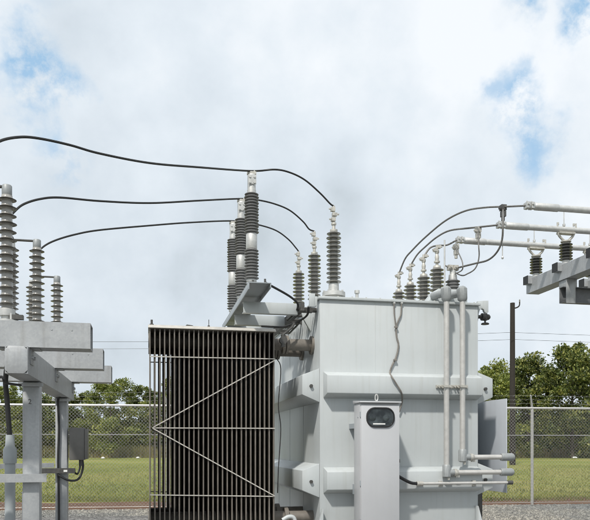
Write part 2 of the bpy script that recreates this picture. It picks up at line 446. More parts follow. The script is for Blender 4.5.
# ------------------------------------------------------------------ trees
def leaf_cloud(centres, n_each, rad_, size, flat=.75, up=.3):
    """numpy leaf diamonds scattered through clumps"""
    rng = np.random.default_rng(R.randrange(1 << 30))
    C = np.repeat(np.array(centres), n_each, axis=0); n = len(C)
    d = rng.normal(size=(n, 3)); d /= np.linalg.norm(d, axis=1)[:, None]
    rr = np.repeat(np.array(rad_), n_each) if np.ndim(rad_) else np.full(n, rad_)
    r = rr * rng.random(n) ** .45
    P = C + d * r[:, None] * np.array([1, 1, flat])
    ax = d * .9 + rng.normal(size=(n, 3)) * .6 + np.array([0, 0, up]); ax /= np.linalg.norm(ax, axis=1)[:, None]
    sd = np.cross(ax, rng.normal(size=(n, 3))); sd /= np.linalg.norm(sd, axis=1)[:, None] + 1e-9
    L = size * rng.uniform(.6, 1.35, n)[:, None]; W = L * .27
    fold = np.cross(ax, sd) * L * .10
    a = P - ax * L * .5; b = P + sd * W + fold; c = P + ax * L * .5; e = P - sd * W + fold
    V = np.stack([a, b, c, e], 1).reshape(-1, 3)
    Fc = np.arange(n * 4).reshape(-1, 4)
    return V.tolist(), Fc.tolist()
TREES = []
def tree(px, Z, top_y, spread_px, label, leaf='leaf_a', low=.04, dens=1.0):
    spread_px *= 1.3; Z *= 1.36; base = far(px, Z); Ht = CH + (HZ - top_y) / F * Z; sp = spread_px / F * Z * .5
    t = thing('tree', base, label, 'tree', 'trees in the row beyond the grass field')
    mb = MB(); cl = []; rad_ = []
    lean = Vector((R.uniform(-.05, .05), R.uniform(-.05, .05), 0)) * Ht
    tr = [Vector((0, 0, -.1)), lean * .3 + Vector((0, 0, Ht * .3)), lean * .7 + Vector((0, 0, Ht * .65)), lean + Vector((0, 0, Ht * .93))]
    trs = spline(tr, 4); r0 = .018 * Ht
    mb.tube(trs, [r0 * (1 - .88 * i / (len(trs) - 1)) for i in range(len(trs))], 7)
    nl = int(15 + Ht * .75)
    for i in range(nl):
        h = low + (1 - low) * (i + R.random()) / nl
        q = trs[min(len(trs) - 1, int(h * .97 * (len(trs) - 1)))]
        a = i * 2.4 + R.uniform(-.5, .5)
        wid = sp * (1.06 - .62 * max(0, (h - .35) / .65) ** 1.4) * R.uniform(.62, 1.08) * (1 if h > .25 else .85)
        e = q + Vector((math.cos(a) * wid, math.sin(a) * wid, R.uniform(.02, .12) * Ht))
        e.z = min(e.z, Ht * R.uniform(.93, 1.0))
        mid = (q + e) / 2 + Vector((0, 0, .03 * Ht)); ls = spline([q, mid, e], 3)
        mb.tube(ls, [r0 * .42 * (1 - h * .5) * (1 - .75 * j / (len(ls) - 1)) for j in range(len(ls))], 5)
        for g in range(4):
            f_ = .45 + .55 * (g + 1) / 4; w = q.lerp(e, f_) + Vector((R.gauss(0, .3), R.gauss(0, .3), R.gauss(.1, .28))) * Ht * .075
            w.z = min(w.z, Ht * .97)
            mb.tube([q.lerp(e, f_ - .15), w], [r0 * .12, r0 * .04], 3, False)
            cl.append(tuple(w)); rad_.append(R.uniform(.5, 1.15) * Ht * .108)
    for g in range(5):
        w = trs[-1] + Vector((R.gauss(0, .06), R.gauss(0, .06), R.uniform(-.08, .03))) * Ht; cl.append(tuple(w)); rad_.append(R.uniform(.3, .7) * Ht * .075)
    mb.build('trunk', 'bark', t, local=True)
    V, Fc = leaf_cloud(cl, int(135 * dens), rad_, .031 * Ht * .75 + .06)
    raw('crown', V, Fc, leaf, None, t)
    TREES.append(t)
tree(-4, 58, 385, 60, 'leafy tree at the far left edge behind the galvanised posts', 'leaf_b')
tree(34, 62, 383, 54, 'leafy tree showing low between the two galvanised posts', 'leaf_a')
tree(82, 64, 391, 42, 'low bushy tree just right of the rear galvanised post', 'leaf_a')
tree(112, 60, 377, 62, 'tallest round leafy tree between the post junction box and the radiator', 'leaf_b')
tree(146, 66, 385, 46, 'bushy tree half seen through the left fins of the radiator', 'leaf_a')
tree(184, 62, 380, 56, 'leafy tree standing hidden behind the radiator', 'leaf_b')
tree(226, 66, 376, 60, 'leafy tree standing behind the radiator near its right end', 'leaf_a')
tree(272, 62, 376, 60, 'leafy tree standing behind the radiator and tank join', 'leaf_b')
tree(330, 66, 372, 64, 'leafy tree hidden behind the left half of the tank', 'leaf_a')
tree(392, 62, 370, 64, 'leafy tree hidden behind the middle of the tank', 'leaf_b')
tree(446, 60, 368, 60, 'leafy tree hidden behind the right half of the tank', 'leaf_a')
tree(489, 56, 362, 50, 'leafy tree whose crown shows right beside the tank lifting hook', 'leaf_b')
tree(505, 66, 374, 46, 'dark leafy tree directly behind the utility pole', 'leaf_a')
tree(529, 60, 351, 42, 'tall narrow tree just right of the utility pole', 'leaf_a', dens=.85)
tree(551, 66, 366, 40, 'lower leafy tree between the two tall trees right of the utility pole', 'leaf_b')
tree(572, 58, 338, 44, 'tallest tree of the right hand group, with a pointed crown', 'leaf_a', dens=.85)
tree(598, 61, 346, 52, 'tall leafy tree cut by the right edge of the picture', 'leaf_a')
tree(640, 60, 352, 60, 'leafy tree beyond the right edge of the picture', 'leaf_b')
# undergrowth below the trees and dry stalks at its foot
cl = []; rr = []
for i in range(2600):
    px = R.uniform(-60, 680); Z = R.uniform(85, 97); h = R.random(); p = far(px, Z)
    hm = 5.8 + 1.3 * math.sin(px * .043) + 1. * math.sin(px * .117 + 1)
    cl.append((p.x, p.y, .3 + h * hm)); rr.append(R.uniform(.6, 1.3))
V, Fc = leaf_cloud(cl, 36, rr, .42)
o = raw('undergrowth', V, Fc, 'under', 'stuff'); tag(o, 'dense dark undergrowth massed under the row of trees', 'undergrowth')
def dpos():
    p = far(R.uniform(-60, 680), 80.5 + R.random() ** 1.5 * 4); return p
v, f = blades(22000, dpos, .3, 1.7, .055, .35)
o = raw('dry_stalks', v, f, 'dry', 'stuff'); tag(o, 'straw coloured dry stalks along the foot of the undergrowth', 'dry grass')
for px, Z, lab in ((508, 76, 'pale litter on the grass left of the fence post'), (575, 77, 'pale litter on the grass near the right edge'), (103, 75, 'pale litter on the grass beside the junction box post'), (138, 76, 'pale litter on the grass just left of the radiator')):
    mb = MB(); p = far(px, Z)
    prof = [(.02, 0), (.16, .02), (.25, .08), (.15, .18), (.05, .22)]
    mb.lathe(p, [(r * R.uniform(.8, 1.2), z) for r, z in prof], 9)
    for q in mb.v: q += Vector((R.uniform(-.05, .05), R.uniform(-.05, .05), 0))
    tag(mb.build('litter', 'stone_white'), lab, 'litter', 'pale litter on the grass')

# ------------------------------------------------------------------ TRANSFORMER
X0, X1, Y0, Y1, ZT = 2.055, 4.16, 8.4, 11.95, 3.30
mb = MB(); mb.box((-.4, 8.0, 0), (4.9, 12.4, .12)); mb.build('concrete_pad', 'concrete', None, bevel=.015, kind='structure')
T = thing('power_transformer', (3.1, 10.1, .12), 'large light grey power transformer with finned radiator, in the middle of the yard', 'transformer')
mb = MB(); mb.box((X0, Y0, .30), (X1, Y1, ZT))
for px in (375, 437):
    x = at(px, 300, Y0).x; mb.box((x - .004, Y0 - .002, .32), (x + .004, Y0 + .002, ZT - .005))
for y in (9.35, 10.3, 11.2): mb.box((X0 - .004, y - .006, .32), (X0 + .002, y + .006, ZT - .005))
tank = mb.build('tank', 'paint', T, bevel=.012)
mb = MB(); mb.box((X0 - .025, Y0 - .035, ZT + .001), (X1 + .025, Y1 + .03, ZT + .034)); lid = mb.build('top_plate', 'paint', T, bevel=.005)
for i in range(12):
    mb = MB(); bolt(mb, (X0 + .05 + i * .182, Y0 + .0, ZT + .0345), (0, 0, 1), .010, .012); mb.build('bolt', 'alu_clamp', lid)
mb = MB(); mb.box((X0 + .15, Y0 + .1, .12), (X0 + .35, Y1 - .1, .299)); mb.box((X1 - .35, Y0 + .1, .12), (X1 - .15, Y1 - .1, .299)); mb.build('skid', 'steel_dark', T)
# trapezoid stiffener bands on the front and both sides
for zc in (2.243, 1.062):
    hb, ho, pf, ps = .165, .112, .15, .22
    bands = thing
    xa = X0 + .04
    mb = MB()
    prof = [(Y0 - .001, zc + hb), (Y0 - pf, zc + ho), (Y0 - pf, zc - ho), (Y0 - .001, zc - hb)]
    a = [Vector((xa, y, z)) for y, z in prof]; mb.prism(a, (X1 - .01 - xa, 0, 0))
    # chamfer the left end
    for i in (1, 2): mb.v[i].x += .014
    band = mb.build('stiffener_band', 'paint', T, bevel=.009)
    for sgn, xb in ((-1, X0), (1, X1)):
        mb = MB()
        pr = [(xb + sgn * .001, zc + hb + .04), (xb + sgn * ps, zc + ho + .01), (xb + sgn * ps, zc - ho - .01), (xb + sgn * .001, zc - hb - .05)]
        mb.prism([Vector((x, Y0 + .02, z)) for x, z in pr], (0, 3.3, 0))
        sb = mb.build('stiffener_band', 'paint', T, bevel=.006)
        mb = MB(); bolt(mb, (xb + sgn * .11, Y0 + .019, zc - .015), (0, -1, 0), .022, .03); mb.build('bolt', 'steel_dark', sb)
# lifting lugs
def lug(poly, y, t=.03): 
    m_ = MB(); m_.prism([Vector((x, y, z)) for x, z in poly], (0, t, 0)); return m_.build('lifting_hook', 'paint', T, bevel=.004)
hk = []
pts = [(478, 301), (488.5, 300.5), (488.5, 312), (486.5, 313.5), (484.5, 311.5), (484, 309.5), (482, 308.5), (480, 310), (478.8, 314), (478, 322)]
lug([(at(px, py, 8.45).x, at(px, py, 8.45).z) for px, py in pts], 8.45, .05)
mb = MB(); mb.prism([Vector((X0 - .001, 8.9, 3.29)), Vector((X0 - .13, 8.9, 3.24)), Vector((X0 - .11, 8.9, 3.16)), Vector((X0 - .001, 8.9, 2.98))], (0, .04, 0)); mb.build('lifting_lug', 'paint', T, bevel=.004)
mb = MB(); mb.box((X0 - .13, 8.43, 3.21), (X0 - .055, 8.45, 3.375)); mb.box((X0 - .054, 8.43, 3.22), (X0 - .026, 8.45, 3.34)); mb.build('mounting_plate', 'paint', T, bevel=.003)
# drain valve under the right hook
vp = at(483, 317, 8.6)
mb = MB(); mb.tube([(X1, 8.6, vp.z), (vp.x + .05, 8.6, vp.z)], .025, 10); mb.lathe((vp.x - .0, 8.6, vp.z), [(.05, -.02), (.05, .02)], 12, (1, 0, 0))
mb.tube([(vp.x + .03, 8.6, vp.z + .03), (vp.x + .03, 8.6, vp.z - .09)], .013, 8); mb.lathe((vp.x + .03, 8.6, vp.z - .10), [(.05, 0), (.055, .01), (.045, .02)], 12); mb.lathe((vp.x + .03, 8.6, vp.z), [(.03, -.045), (.042, 0), (.03, .045)], 10)
mb.lathe((vp.x + .05, 8.6, vp.z), [(.038, 0), (.038, .03), (.02, .05)], 10, (1, 0, 0)); mb.build('valve', 'steel_dark', T)

# jacking gussets at the foot of both front corners, small vent on the top plate
for sx, xb in ((-1, X0 + .02), (1, X1 - .04)):
    mb = MB(); mb.prism([Vector((xb, Y0 - .10, .72)), Vector((xb, Y0 - .10, .125)), Vector((xb + sx * .17, Y0 - .10, .125))], (0, .098, 0)); mb.build('jacking_gusset', 'paint', T, bevel=.004)
q = at(357, 292, 9.0); mb = MB(); mb.tube([(q.x, 9.0, ZT + .035), (q.x, 9.0, q.z - .02)], .022, 10); mb.tube([(q.x, 9.0, q.z - .02), (q.x, 9.0, q.z + .02)], .035, 10); mb.build('vent_pipe', 'alu', T)
for i, zz in enumerate((2.86, 2.80, 2.74, 2.68)):
    mb = MB(); mb.lathe((X0 - .001, 8.75, zz), [(.013, 0), (.013, .012)], 6, (-1, 0, 0)); mb.build('bolt', 'steel_dark', T)
# high voltage bushings
def bushing_parts(parent_root, zb, first):
    pass
def hv_bushing(y, first=None):
    x = 2.35
    if first is not None:
        b = first.copy(); COL.objects.link(b); b.parent = T; b.location = Vector((0, y - 8.85, 0))
        for ch in list(first.children):
            c = ch.copy(); COL.objects.link(c); c.parent = b
        return b
    z = ZT + .034
    mb = MB(); mb.lathe((x, 8.85, 0), sheds(3.60, 4.285, 12, .052, .098, .93, .012, .16), 24); b = mb.build('high_voltage_bushing', 'porcelain', T)
    mb = MB(); mb.lathe((x, 8.85, 0), [(.16, z), (.16, z + .06), (.105, z + .061), (.105, z + .10), (.15, z + .101), (.15, z + .155), (.07, z + .16), (.066, 3.60), (.06, 3.602)], 24)
    for i in range(8): mb.lathe((x + .13 * math.cos(i * PI / 4), 8.85 + .13 * math.sin(i * PI / 4), z + .156), [(.014, 0), (.014, .02)], 6)
    mb.build('base_flange', 'alu', b)
    mb = MB(); mb.lathe((x, 8.85, 0), [(.05, 4.286), (.05, 4.31), (.022, 4.315), (.022, 4.37), (.034, 4.375), (.034, 4.40), (.016, 4.41), (.016, 4.62)], 14)
    mb.box((x - .035, 8.82, 4.42), (x + .02, 8.88, 4.465)); mb.box((x - .02, 8.82, 4.49), (x + .04, 8.88, 4.53)); mb.box((x - .04, 8.825, 4.55), (x + .016, 8.875, 4.60))
    bolt(mb, (x - .04, 8.83, 4.44), (-1, 0, 0), .012, .025); bolt(mb, (x - .045, 8.83, 4.575), (-1, 0, 0), .012, .025); bolt(mb, (x + .04, 8.83, 4.51), (1, 0, 0), .012, .025)
    mb.build('terminal_clamp', 'alu_clamp', b)
    return b
b0_ = hv_bushing(8.85); hv_bushing(9.95, b0_); hv_bushing(11.05, b0_)
# low voltage bushings (four in a row from front to back)
def lv_bushing(y, first=None):
    x = 3.8
    if first is not None:
        b = first.copy(); COL.objects.link(b); b.parent = T; b.location = Vector((0, y - 8.88, 0))
        for ch in list(first.children):
            c = ch.copy(); COL.objects.link(c); c.parent = b
        return b
    z = ZT + .034
    mb = MB(); mb.lathe((x, 8.88, 0), sheds(3.46, 3.89, 8, .056, .102, .88, .012, .16), 22); b = mb.build('low_voltage_bushing', 'porcelain', T)
    mb = MB(); mb.lathe((x, 8.88, 0), [(.14, z), (.14, z + .05), (.075, z + .055), (.07, 3.46)], 20); mb.build('base_flange', 'alu', b)
    mb = MB(); mb.lathe((x, 8.88, 0), [(.055, 3.891), (.05, 3.92), (.02, 3.93), (.02, 3.96), (.04, 3.965), (.04, 3.985), (.024, 3.99), (.03, 4.04), (.018, 4.08), (.03, 4.10), (.03, 4.13), (.018, 4.14), (.018, 4.20)], 12)
    mb.box((x - .05, 8.85, 4.115), (x + .0, 8.91, 4.155)); mb.box((x - .0, 8.85, 4.16), (x + .05, 8.91, 4.20)); bolt(mb, (x + .05, 8.87, 4.18), (1, 0, 0), .012, .02); bolt(mb, (x - .05, 8.87, 4.135), (-1, 0, 0), .012, .02)
    mb.build('terminal_clamp', 'alu_clamp', b)
    return b
l0_ = lv_bushing(8.88)
for y in (9.35, 9.87, 10.36): lv_bushing(y, l0_)
# pull box on the top plate and thin white rod
bx = at(427, 299, 8.75).x
mb = MB(); zt = ZT + .036
mb.prism([Vector((bx - .10, 8.50, zt)), Vector((bx + .06, 8.50, zt + .19)), Vector((bx + .46, 8.50, zt + .19)), Vector((bx + .46, 8.50, zt))], (0, .28, 0)); mb.build('pull_box', 'paint', T, bevel=.008)
rx = at(444, 260, 8.6); mb = MB(); mb.tube([(rx.x, 8.58, zt), (rx.x, 8.58, at(444, 240, 8.58).z)], .011, 8); mb.build('upright_rod', 'alu', T)

# arrester bracket: inverted channel along Y on cross arms from the tank
mb = MB(); zb = 3.365
mb.box((1.10, 7.93, zb - .012), (1.365, 10.9, zb))
mb.box((1.10, 7.931, zb - .085), (1.112, 10.899, zb - .0125)); mb.box((1.353, 7.931, zb - .06), (1.365, 10.899, zb - .0125))
br = mb.build('arrester_bracket', 'paint_grey', T, bevel=.002)
for y in (8.62, 9.5, 10.4):
    mb = MB(); mb.box((1.13, y - .004, zb - .225), (X0 - .235, y + .004, zb - .0865)); mb.box((1.13, y + .0045, zb - .225), (X0 - .235, y + .09, zb - .217)); mb.box((1.13, y + .0045, zb - .095), (X0 - .235, y + .09, zb - .087))
    mb.build('bracket_arm', 'paint', br, bevel=.001)
mb = MB(); bolt(mb, (1.30, 7.98, zb + .001), (0, 0, 1), .012, .05); bolt(mb, (1.16, 7.98, zb + .001), (0, 0, 1), .012, .03); mb.build('bolt', 'steel_dark', br)
# perforated dark strut and cables along the top left edge
mb = MB(); mb.bar((X0 - .205, 8.47, 3.215), (X0 - .205, 10.6, 3.215), .05, .10)
for y in (8.6, 9.48, 10.38): mb.bar((X0 - .179, y, 3.2), (X0 - .002, y, 3.2), .06, .05)
for i in range(6): mb.tube([(X0 - .245, 8.72 + i * .3, 3.2), (X0 - .03, 8.72 + i * .3, 3.20)], .016, 6)
mb.build('cable_strut', 'steel_dark', T)
for k, (p0, p1, p2) in enumerate((((1.30, 7.99, 3.38), (1.68, 8.3, 3.28), (1.80, 8.52, 3.21)), ((1.5, 9.5, 3.13), (1.75, 9.2, 3.08), (1.9, 8.9, 3.1)), ((X0 - .12, 8.5, 3.22), (X0 - .13, 8.6, 3.12), (X0 - .24, 9.0, 3.06)))):
    mb = MB(); mb.tube(spline([p0, p1, p2, Vector(p2) + Vector((.03, .8, -.02))], 8), .014, 6); mb.build('control_cable', 'black', T)
# sensor wires down the front of the tank
yw = Y0 - .02
def wire(pts, y=yw): return [Vector((at(a, b, y).x, y, at(a, b, y).z)) for a, b in pts]
mb = MB()
mb.tube(spline(wire([(394, 303), (394.2, 312), (395, 320), (396, 327)]), 5), .009, 6); mb.tube(spline(wire([(401.5, 303), (401, 314), (398.5, 320), (396, 327)]), 5), .009, 6)
mb.tube(spline(wire([(396, 326), (396.5, 336), (398.5, 345), (396.5, 356), (392, 366), (390, 373)]) + [at(392, 377, Y0 - .17), at(397, 385, Y0 - .175), at(401.5, 393, Y0 - .16), at(402, 402, Y0 - .06), at(399, 412, Y0 - .04)], 6), .011, 6)
for px, py in ((396, 327), (395.2, 360)): q = at(px, py, yw - .012); mb.box((q.x - .022, q.y - .01, q.z - .01), (q.x + .022, q.y + .01, q.z + .01))
mb.build('sensor_wire', 'wire', T)
mb = MB()
for px in (394, 401.5): q = at(px, 303, Y0 - .012); mb.lathe((q.x, Y0 - .003, q.z), [(.02, 0), (.02, .02), (.012, .03)], 10, (0, -1, 0))
mb.build('sensor_fitting', 'alu', T)

# radiators
RX0, RX1, NF = 0.0, 1.497, 27
def rod_between(mb, a, b, y, w=.0078):
    p = at(*a, y); q = at(*b, y); mb.bar(p, q, .008, w * 1.6, up=(0, 0, 1) if abs(p.z - q.z) < abs(p.x - q.x) * 9 else (1, 0, 0))
def make_radiator(y0, front):
    y1 = y0 + .60; zt, zb_ = 2.925, .42
    x_of = lambda i: RX0 + (RX1 - RX0) * i / (NF - 1)
    mb = MB(); mb.tube([(RX0 - .02, (y0 + y1) / 2, 2.785), (RX1 + .05, (y0 + y1) / 2, 2.785)], .09, 16); mb.tube([(RX1 + .04, (y0 + y1) / 2, 2.785), (X0 + .0, (y0 + y1) / 2, 2.785)], .075, 16)
    mb.lathe((RX1 + .16, (y0 + y1) / 2, 2.785), [(.12, 0), (.12, .03)], 16, (1, 0, 0)); mb.lathe((RX1 + .2, (y0 + y1) / 2, 2.785), [(.12, 0), (.12, .03)], 16, (1, 0, 0)); mb.lathe((X0 - .03, (y0 + y1) / 2, 2.785), [(.12, 0), (.12, .028)], 16, (1, 0, 0))
    rd = mb.build('radiator', 'fin', T)
    mb = MB(); mb.tube([(RX0 - .02, (y0 + y1) / 2, .58), (RX1 + .05, (y0 + y1) / 2, .58)], .09, 16); mb.tube([(RX1 + .04, (y0 + y1) / 2, .58), (X0, (y0 + y1) / 2, .58)], .075, 16)
    mb.lathe((RX1 + .18, (y0 + y1) / 2, .58), [(.12, 0), (.12, .05)], 16, (1, 0, 0)); mb.build('header_pipe', 'fin', rd)
    proto = None
    for i in range(NF):
        x = x_of(i)
        if proto is None:
            # a pressed steel panel: flat sheet, rolled front and rear edges
            mb = MB(); h = .0045
            pr = [(-.0045, y0 + .03), (-.008, y0 + .024), (-.0092, y0 + .009), (-.005, y0), (.005, y0), (.0092, y0 + .009), (.008, y0 + .024), (.0045, y0 + .03),
                  (.0045, y1 - .03), (.0085, y1 - .022), (.0095, y1 - .008), (.006, y1), (-.006, y1), (-.0095, y1 - .008), (-.0085, y1 - .022), (-.0045, y1 - .03)]
            mb.prism([Vector((x + a, b, zb_)) for a, b in pr], (0, 0, zt - .035 - zb_))
            proto = mb.build('fin', 'fin', rd)
        else:
            c = proto.copy(); COL.objects.link(c); c.parent = rd; c.location = Vector((x - RX0, 0, 0)) + Vector((R.uniform(-.0012, .0012), R.uniform(-.002, .002), 0))
    ye = y0 - .012 if front else y1 + .012
    mb = MB(); 
    if front:
        mb.prism([Vector((RX0 - .022, y, z)) for y, z in ((y0 - .03, zt - .034), (y0 - .03, zt - .026), (y0 + .03, zt + .012), (y1 + .004, zt + .012), (y1 + .004, zt - .034))], (RX1 - RX0 + .044, 0, 0)); mb.build('top_rail', 'fin_edge', rd, bevel=.003)
        mb = MB(); bolt(mb, (RX0 + .02, y0 + .06, zt + .013), (0, 0, 1), .025, .012); bolt(mb, (RX0 + .02, y0 + .06, zt + .025), (0, 0, 1), .013, .05)
        mb.build('lifting_eye', 'steel_dark', rd); mb = MB()
        mb.tube([(.70, y0 + .05, zt + .013), (.70, y0 + .05, zt + .10)], .004, 6); bolt(mb, (.70, y0 + .05, zt + .013), (0, 0, 1), .014, .014); mb.build('thermometer_probe', 'steel_dark', rd); mb = MB()
        mb.prism([Vector((.42, y0 + .04, zt + .013)), Vector((.52, y0 + .04, zt + .013)), Vector((.50, y0 + .04, zt + .022)), Vector((.435, y0 + .04, zt + .03))], (0, .03, 0)); mb.build('bleed_cap', 'steel_dark', rd)
    else:
        mb.box((RX0 - .02, y0 + .01, zt - .034), (RX1 + .02, y1, zt + .0)); mb.build('top_rail', 'fin', rd)
    for a, b in (((150, 356.5), (275, 359)), ((152, 428), (275, 428.4)), ((150, 495), (275, 496.5)), ((153, 427.5), (274.5, 360.5)), ((153, 428.5), (274.5, 496))):
        mb = MB(); rod_between(mb, a, b, y0 - .012)
        if not front: mb.v = [Vector((q.x, q.y - y0 + .012 + ye, q.z)) for q in mb.v]
        if a[1] != b[1] and abs(a[1] - b[1]) > 20: mb.v = [q + Vector((0, -.009 if front else .009, 0)) for q in mb.v]
        mb.build('brace_bar', 'fin_edge' if front else 'fin', rd)
    return rd
make_radiator(8.5, True)
make_radiator(9.115, False)
# valves and cable on the radiator pipe by the tank
mb = MB(); mb.tube(spline([(1.56, 8.7, 2.6), (1.60, 8.6, 2.45), (1.57, 8.6, 2.0), (1.60, 8.6, 1.7), (1.57, 8.6, 1.2), (1.56, 8.6, .9)], 6), .006, 6); mb.build('drop_cable', 'black', T)
mb = MB(); mb.tube([(1.62, 8.55, 2.87), (1.62, 8.55, 2.72)], .03, 10); mb.lathe((1.62, 8.52, 2.80), [(.05, 0), (.05, .05)], 12, (0, 1, 0)); mb.tube([(1.62, 8.6, 2.87), (1.75, 8.62, 2.98), (1.80, 8.7, 3.05)], .016, 8); mb.build('oil_valve', 'steel_dark', T)
mb = MB(); mb.tube(spline([(1.62, 8.6, .56), (1.70, 8.6, .60), (1.77, 8.6, .58), (1.80, 8.6, .45)], 6), .026, 10); mb.build('drain_pipe', 'paint', T)

# ------------------------------------------------------------------ control cabinet in front of the tank
cx0, cx1, cy0, cy1, cz = 2.417, 2.905, 7.88, 8.15, 2.0
cab = thing('control_cabinet', ((cx0 + cx1) / 2, 8.02, .12), 'tall narrow pale grey cabinet with an oval dark gauge window in front of the tank', 'control cabinet')
mb = MB(); mb.box((cx0, cy0 + .022, .42), (cx1, cy1, cz - .005)); body = mb.build('body', 'paint_white', cab, bevel=.006)
mb = MB(); mb.box((cx0 + .05, cy0 + .05, .12), (cx1 - .05, cy1 - .02, .419)); mb.build('plinth', 'paint_grey', cab)
mb = MB(); mb.box((cx0 + .006, cy0, .45), (cx1 - .006, cy0 + .019, cz - .03)); dr = mb.build('door', 'paint_white', cab, bevel=.006)
mb = MB(); mb.prism([Vector((cx0 - .012, cy0 - .025, cz - .004)), Vector((cx0 - .012, cy1 + .01, cz - .004)), Vector((cx0 - .012, cy1 + .01, cz + .035)), Vector((cx0 - .012, cy0 - .025, cz + .014))], (cx1 - cx0 + .024, 0, 0)); mb.build('roof', 'paint_white', cab, bevel=.004)
mb = MB(); mb.box((cx0 + .01, cy1 + .001, .9), (cx1 - .01, Y0 - .152, 1.02)); mb.build('mounting_bracket', 'paint_grey', cab); mb = MB(); mb.box((cx0 + .01, cy1 + .001, 1.7), (cx1 - .01, Y0 - .002, 1.76)); mb.build('mounting_bracket', 'paint_grey', cab)
# oval window with rubber surround
wc = at(380.5, 417.5, cy0); hw, hv = 15.0 / F * 8.25, 10.2 / F * 8.25
def oval(w, h, r, y, n=6):
    out = []
    for sx, sz, a0 in ((1, 1, 0), (-1, 1, 90), (-1, -1, 180), (1, -1, 270)):
        for i in range(n + 1):
            a = rad(a0 + 90 * i / n); out.append(Vector((wc.x + sx * (w - r) + r * math.cos(a), y, wc.z + sz * (h - r) + r * math.sin(a))))
    return out
mb = MB(); o1 = oval(hw, hv, hv * .88, cy0 - .001); o2 = oval(hw - .005, hv - .005, hv * .88 - .005, cy0 - .016); o3 = oval(hw - .016, hv - .016, hv * .88 - .016, cy0 - .016); o4 = oval(hw - .02, hv - .02, hv * .88 - .02, cy0 - .004); n = len(o1)
mb.add(o1 + o2 + o3 + o4, [(r * n + j, r * n + (j + 1) % n, (r + 1) * n + (j + 1) % n, (r + 1) * n + j) for r in range(3) for j in range(n)])
gk = mb.build('gauge_window', 'black', dr)
mb = MB(); mb.add(oval(hw - .018, hv - .018, hv * .88 - .018, cy0 - .005), [tuple(range(n))]); mb.build('pane', 'gauge', gk)
mb = MB(); q = at(379, 424, cy0); mb.box((q.x - .075, cy0 - .009, q.z - .008), (q.x + .075, cy0 - .0055, q.z + .008)); mb.build('name_strip', 'stone_white', gk)
for px in (372.5, 386):
    mb = MB(); q = at(px, 418, cy0); mb.lathe((q.x, cy0 - .0055, q.z), [(.038, 0), (.038, .002), (.034, .003)], 24, (0, -1, 0))
    mb.build('dial', 'gauge', gk)
mb = MB(); q = at(376.5, 398, cy0 + .06)
ring = [Vector((q.x + .017 * math.cos(a), cy0 + .06, cz + .06 + .038 * math.sin(a))) for a in [2 * PI * i / 16 for i in range(17)]]; mb.tube(ring, .008, 6); mb.build('lifting_eye', 'alu', cab)
mb = MB(); 
for z in (1.86, 1.05, .6): mb.tube([(cx0 + .001, cy0 + .012, z - .03), (cx0 + .001, cy0 + .012, z + .03)], .007, 8)
bolt(mb, (cx0 - .001, cy0 + .1, 1.83), (-1, 0, 0), .008, .006); mb.build('hinge', 'paint_grey', cab)
q = at(400.5, 461, cy0 + .04); mb = MB(); mb.box((cx1 + .001, cy0 + .03, q.z - .02), (cx1 + .012, cy0 + .06, q.z + .02)); mb.build('latch', 'steel_dark', cab)
# ------------------------------------------------------------------ open cabinet beyond the right side of the tank
sc_ = thing('control_cabinet', (4.42, 9.5, .12), 'grey cabinet right of the tank with its flat door standing open', 'control cabinet')
mb = MB(); mb.box((4.25, 9.32, .85), (4.60, 9.75, 2.12)); mb.build('body', 'paint_grey', sc_, bevel=.006)
mb = MB(); mb.box((4.595, 8.46, .869), (4.606, 9.31, 2.111)); d = mb.build('door', 'door', sc_, bevel=.002)
mb = MB(); mb.tube([(4.585, 9.318, .95), (4.585, 9.318, 2.05)], .012, 8); mb.build('hinge', 'steel_dark', sc_)
mb = MB(); mb.box((4.555, 9.28, .12), (4.665, 9.315, .86)); mb.box((4.3, 9.6, .12), (4.4, 9.7, .849)); mb.build('leg', 'steel_dark', sc_)
mb = MB(); q0 = at(477.5, 398, 8.9); q1 = at(476.8, 456, 8.9)
mb.tube(spline([(X1 + .24, 8.9, 2.1), (X1 + .11, 8.9, 2.06), (X1 + .10, 8.9, 1.7), (X1 + .105, 8.9, 1.4), (X1 + .16, 8.9, 1.3)], 6), .016, 6); mb.build('door_cable', 'black', sc_)

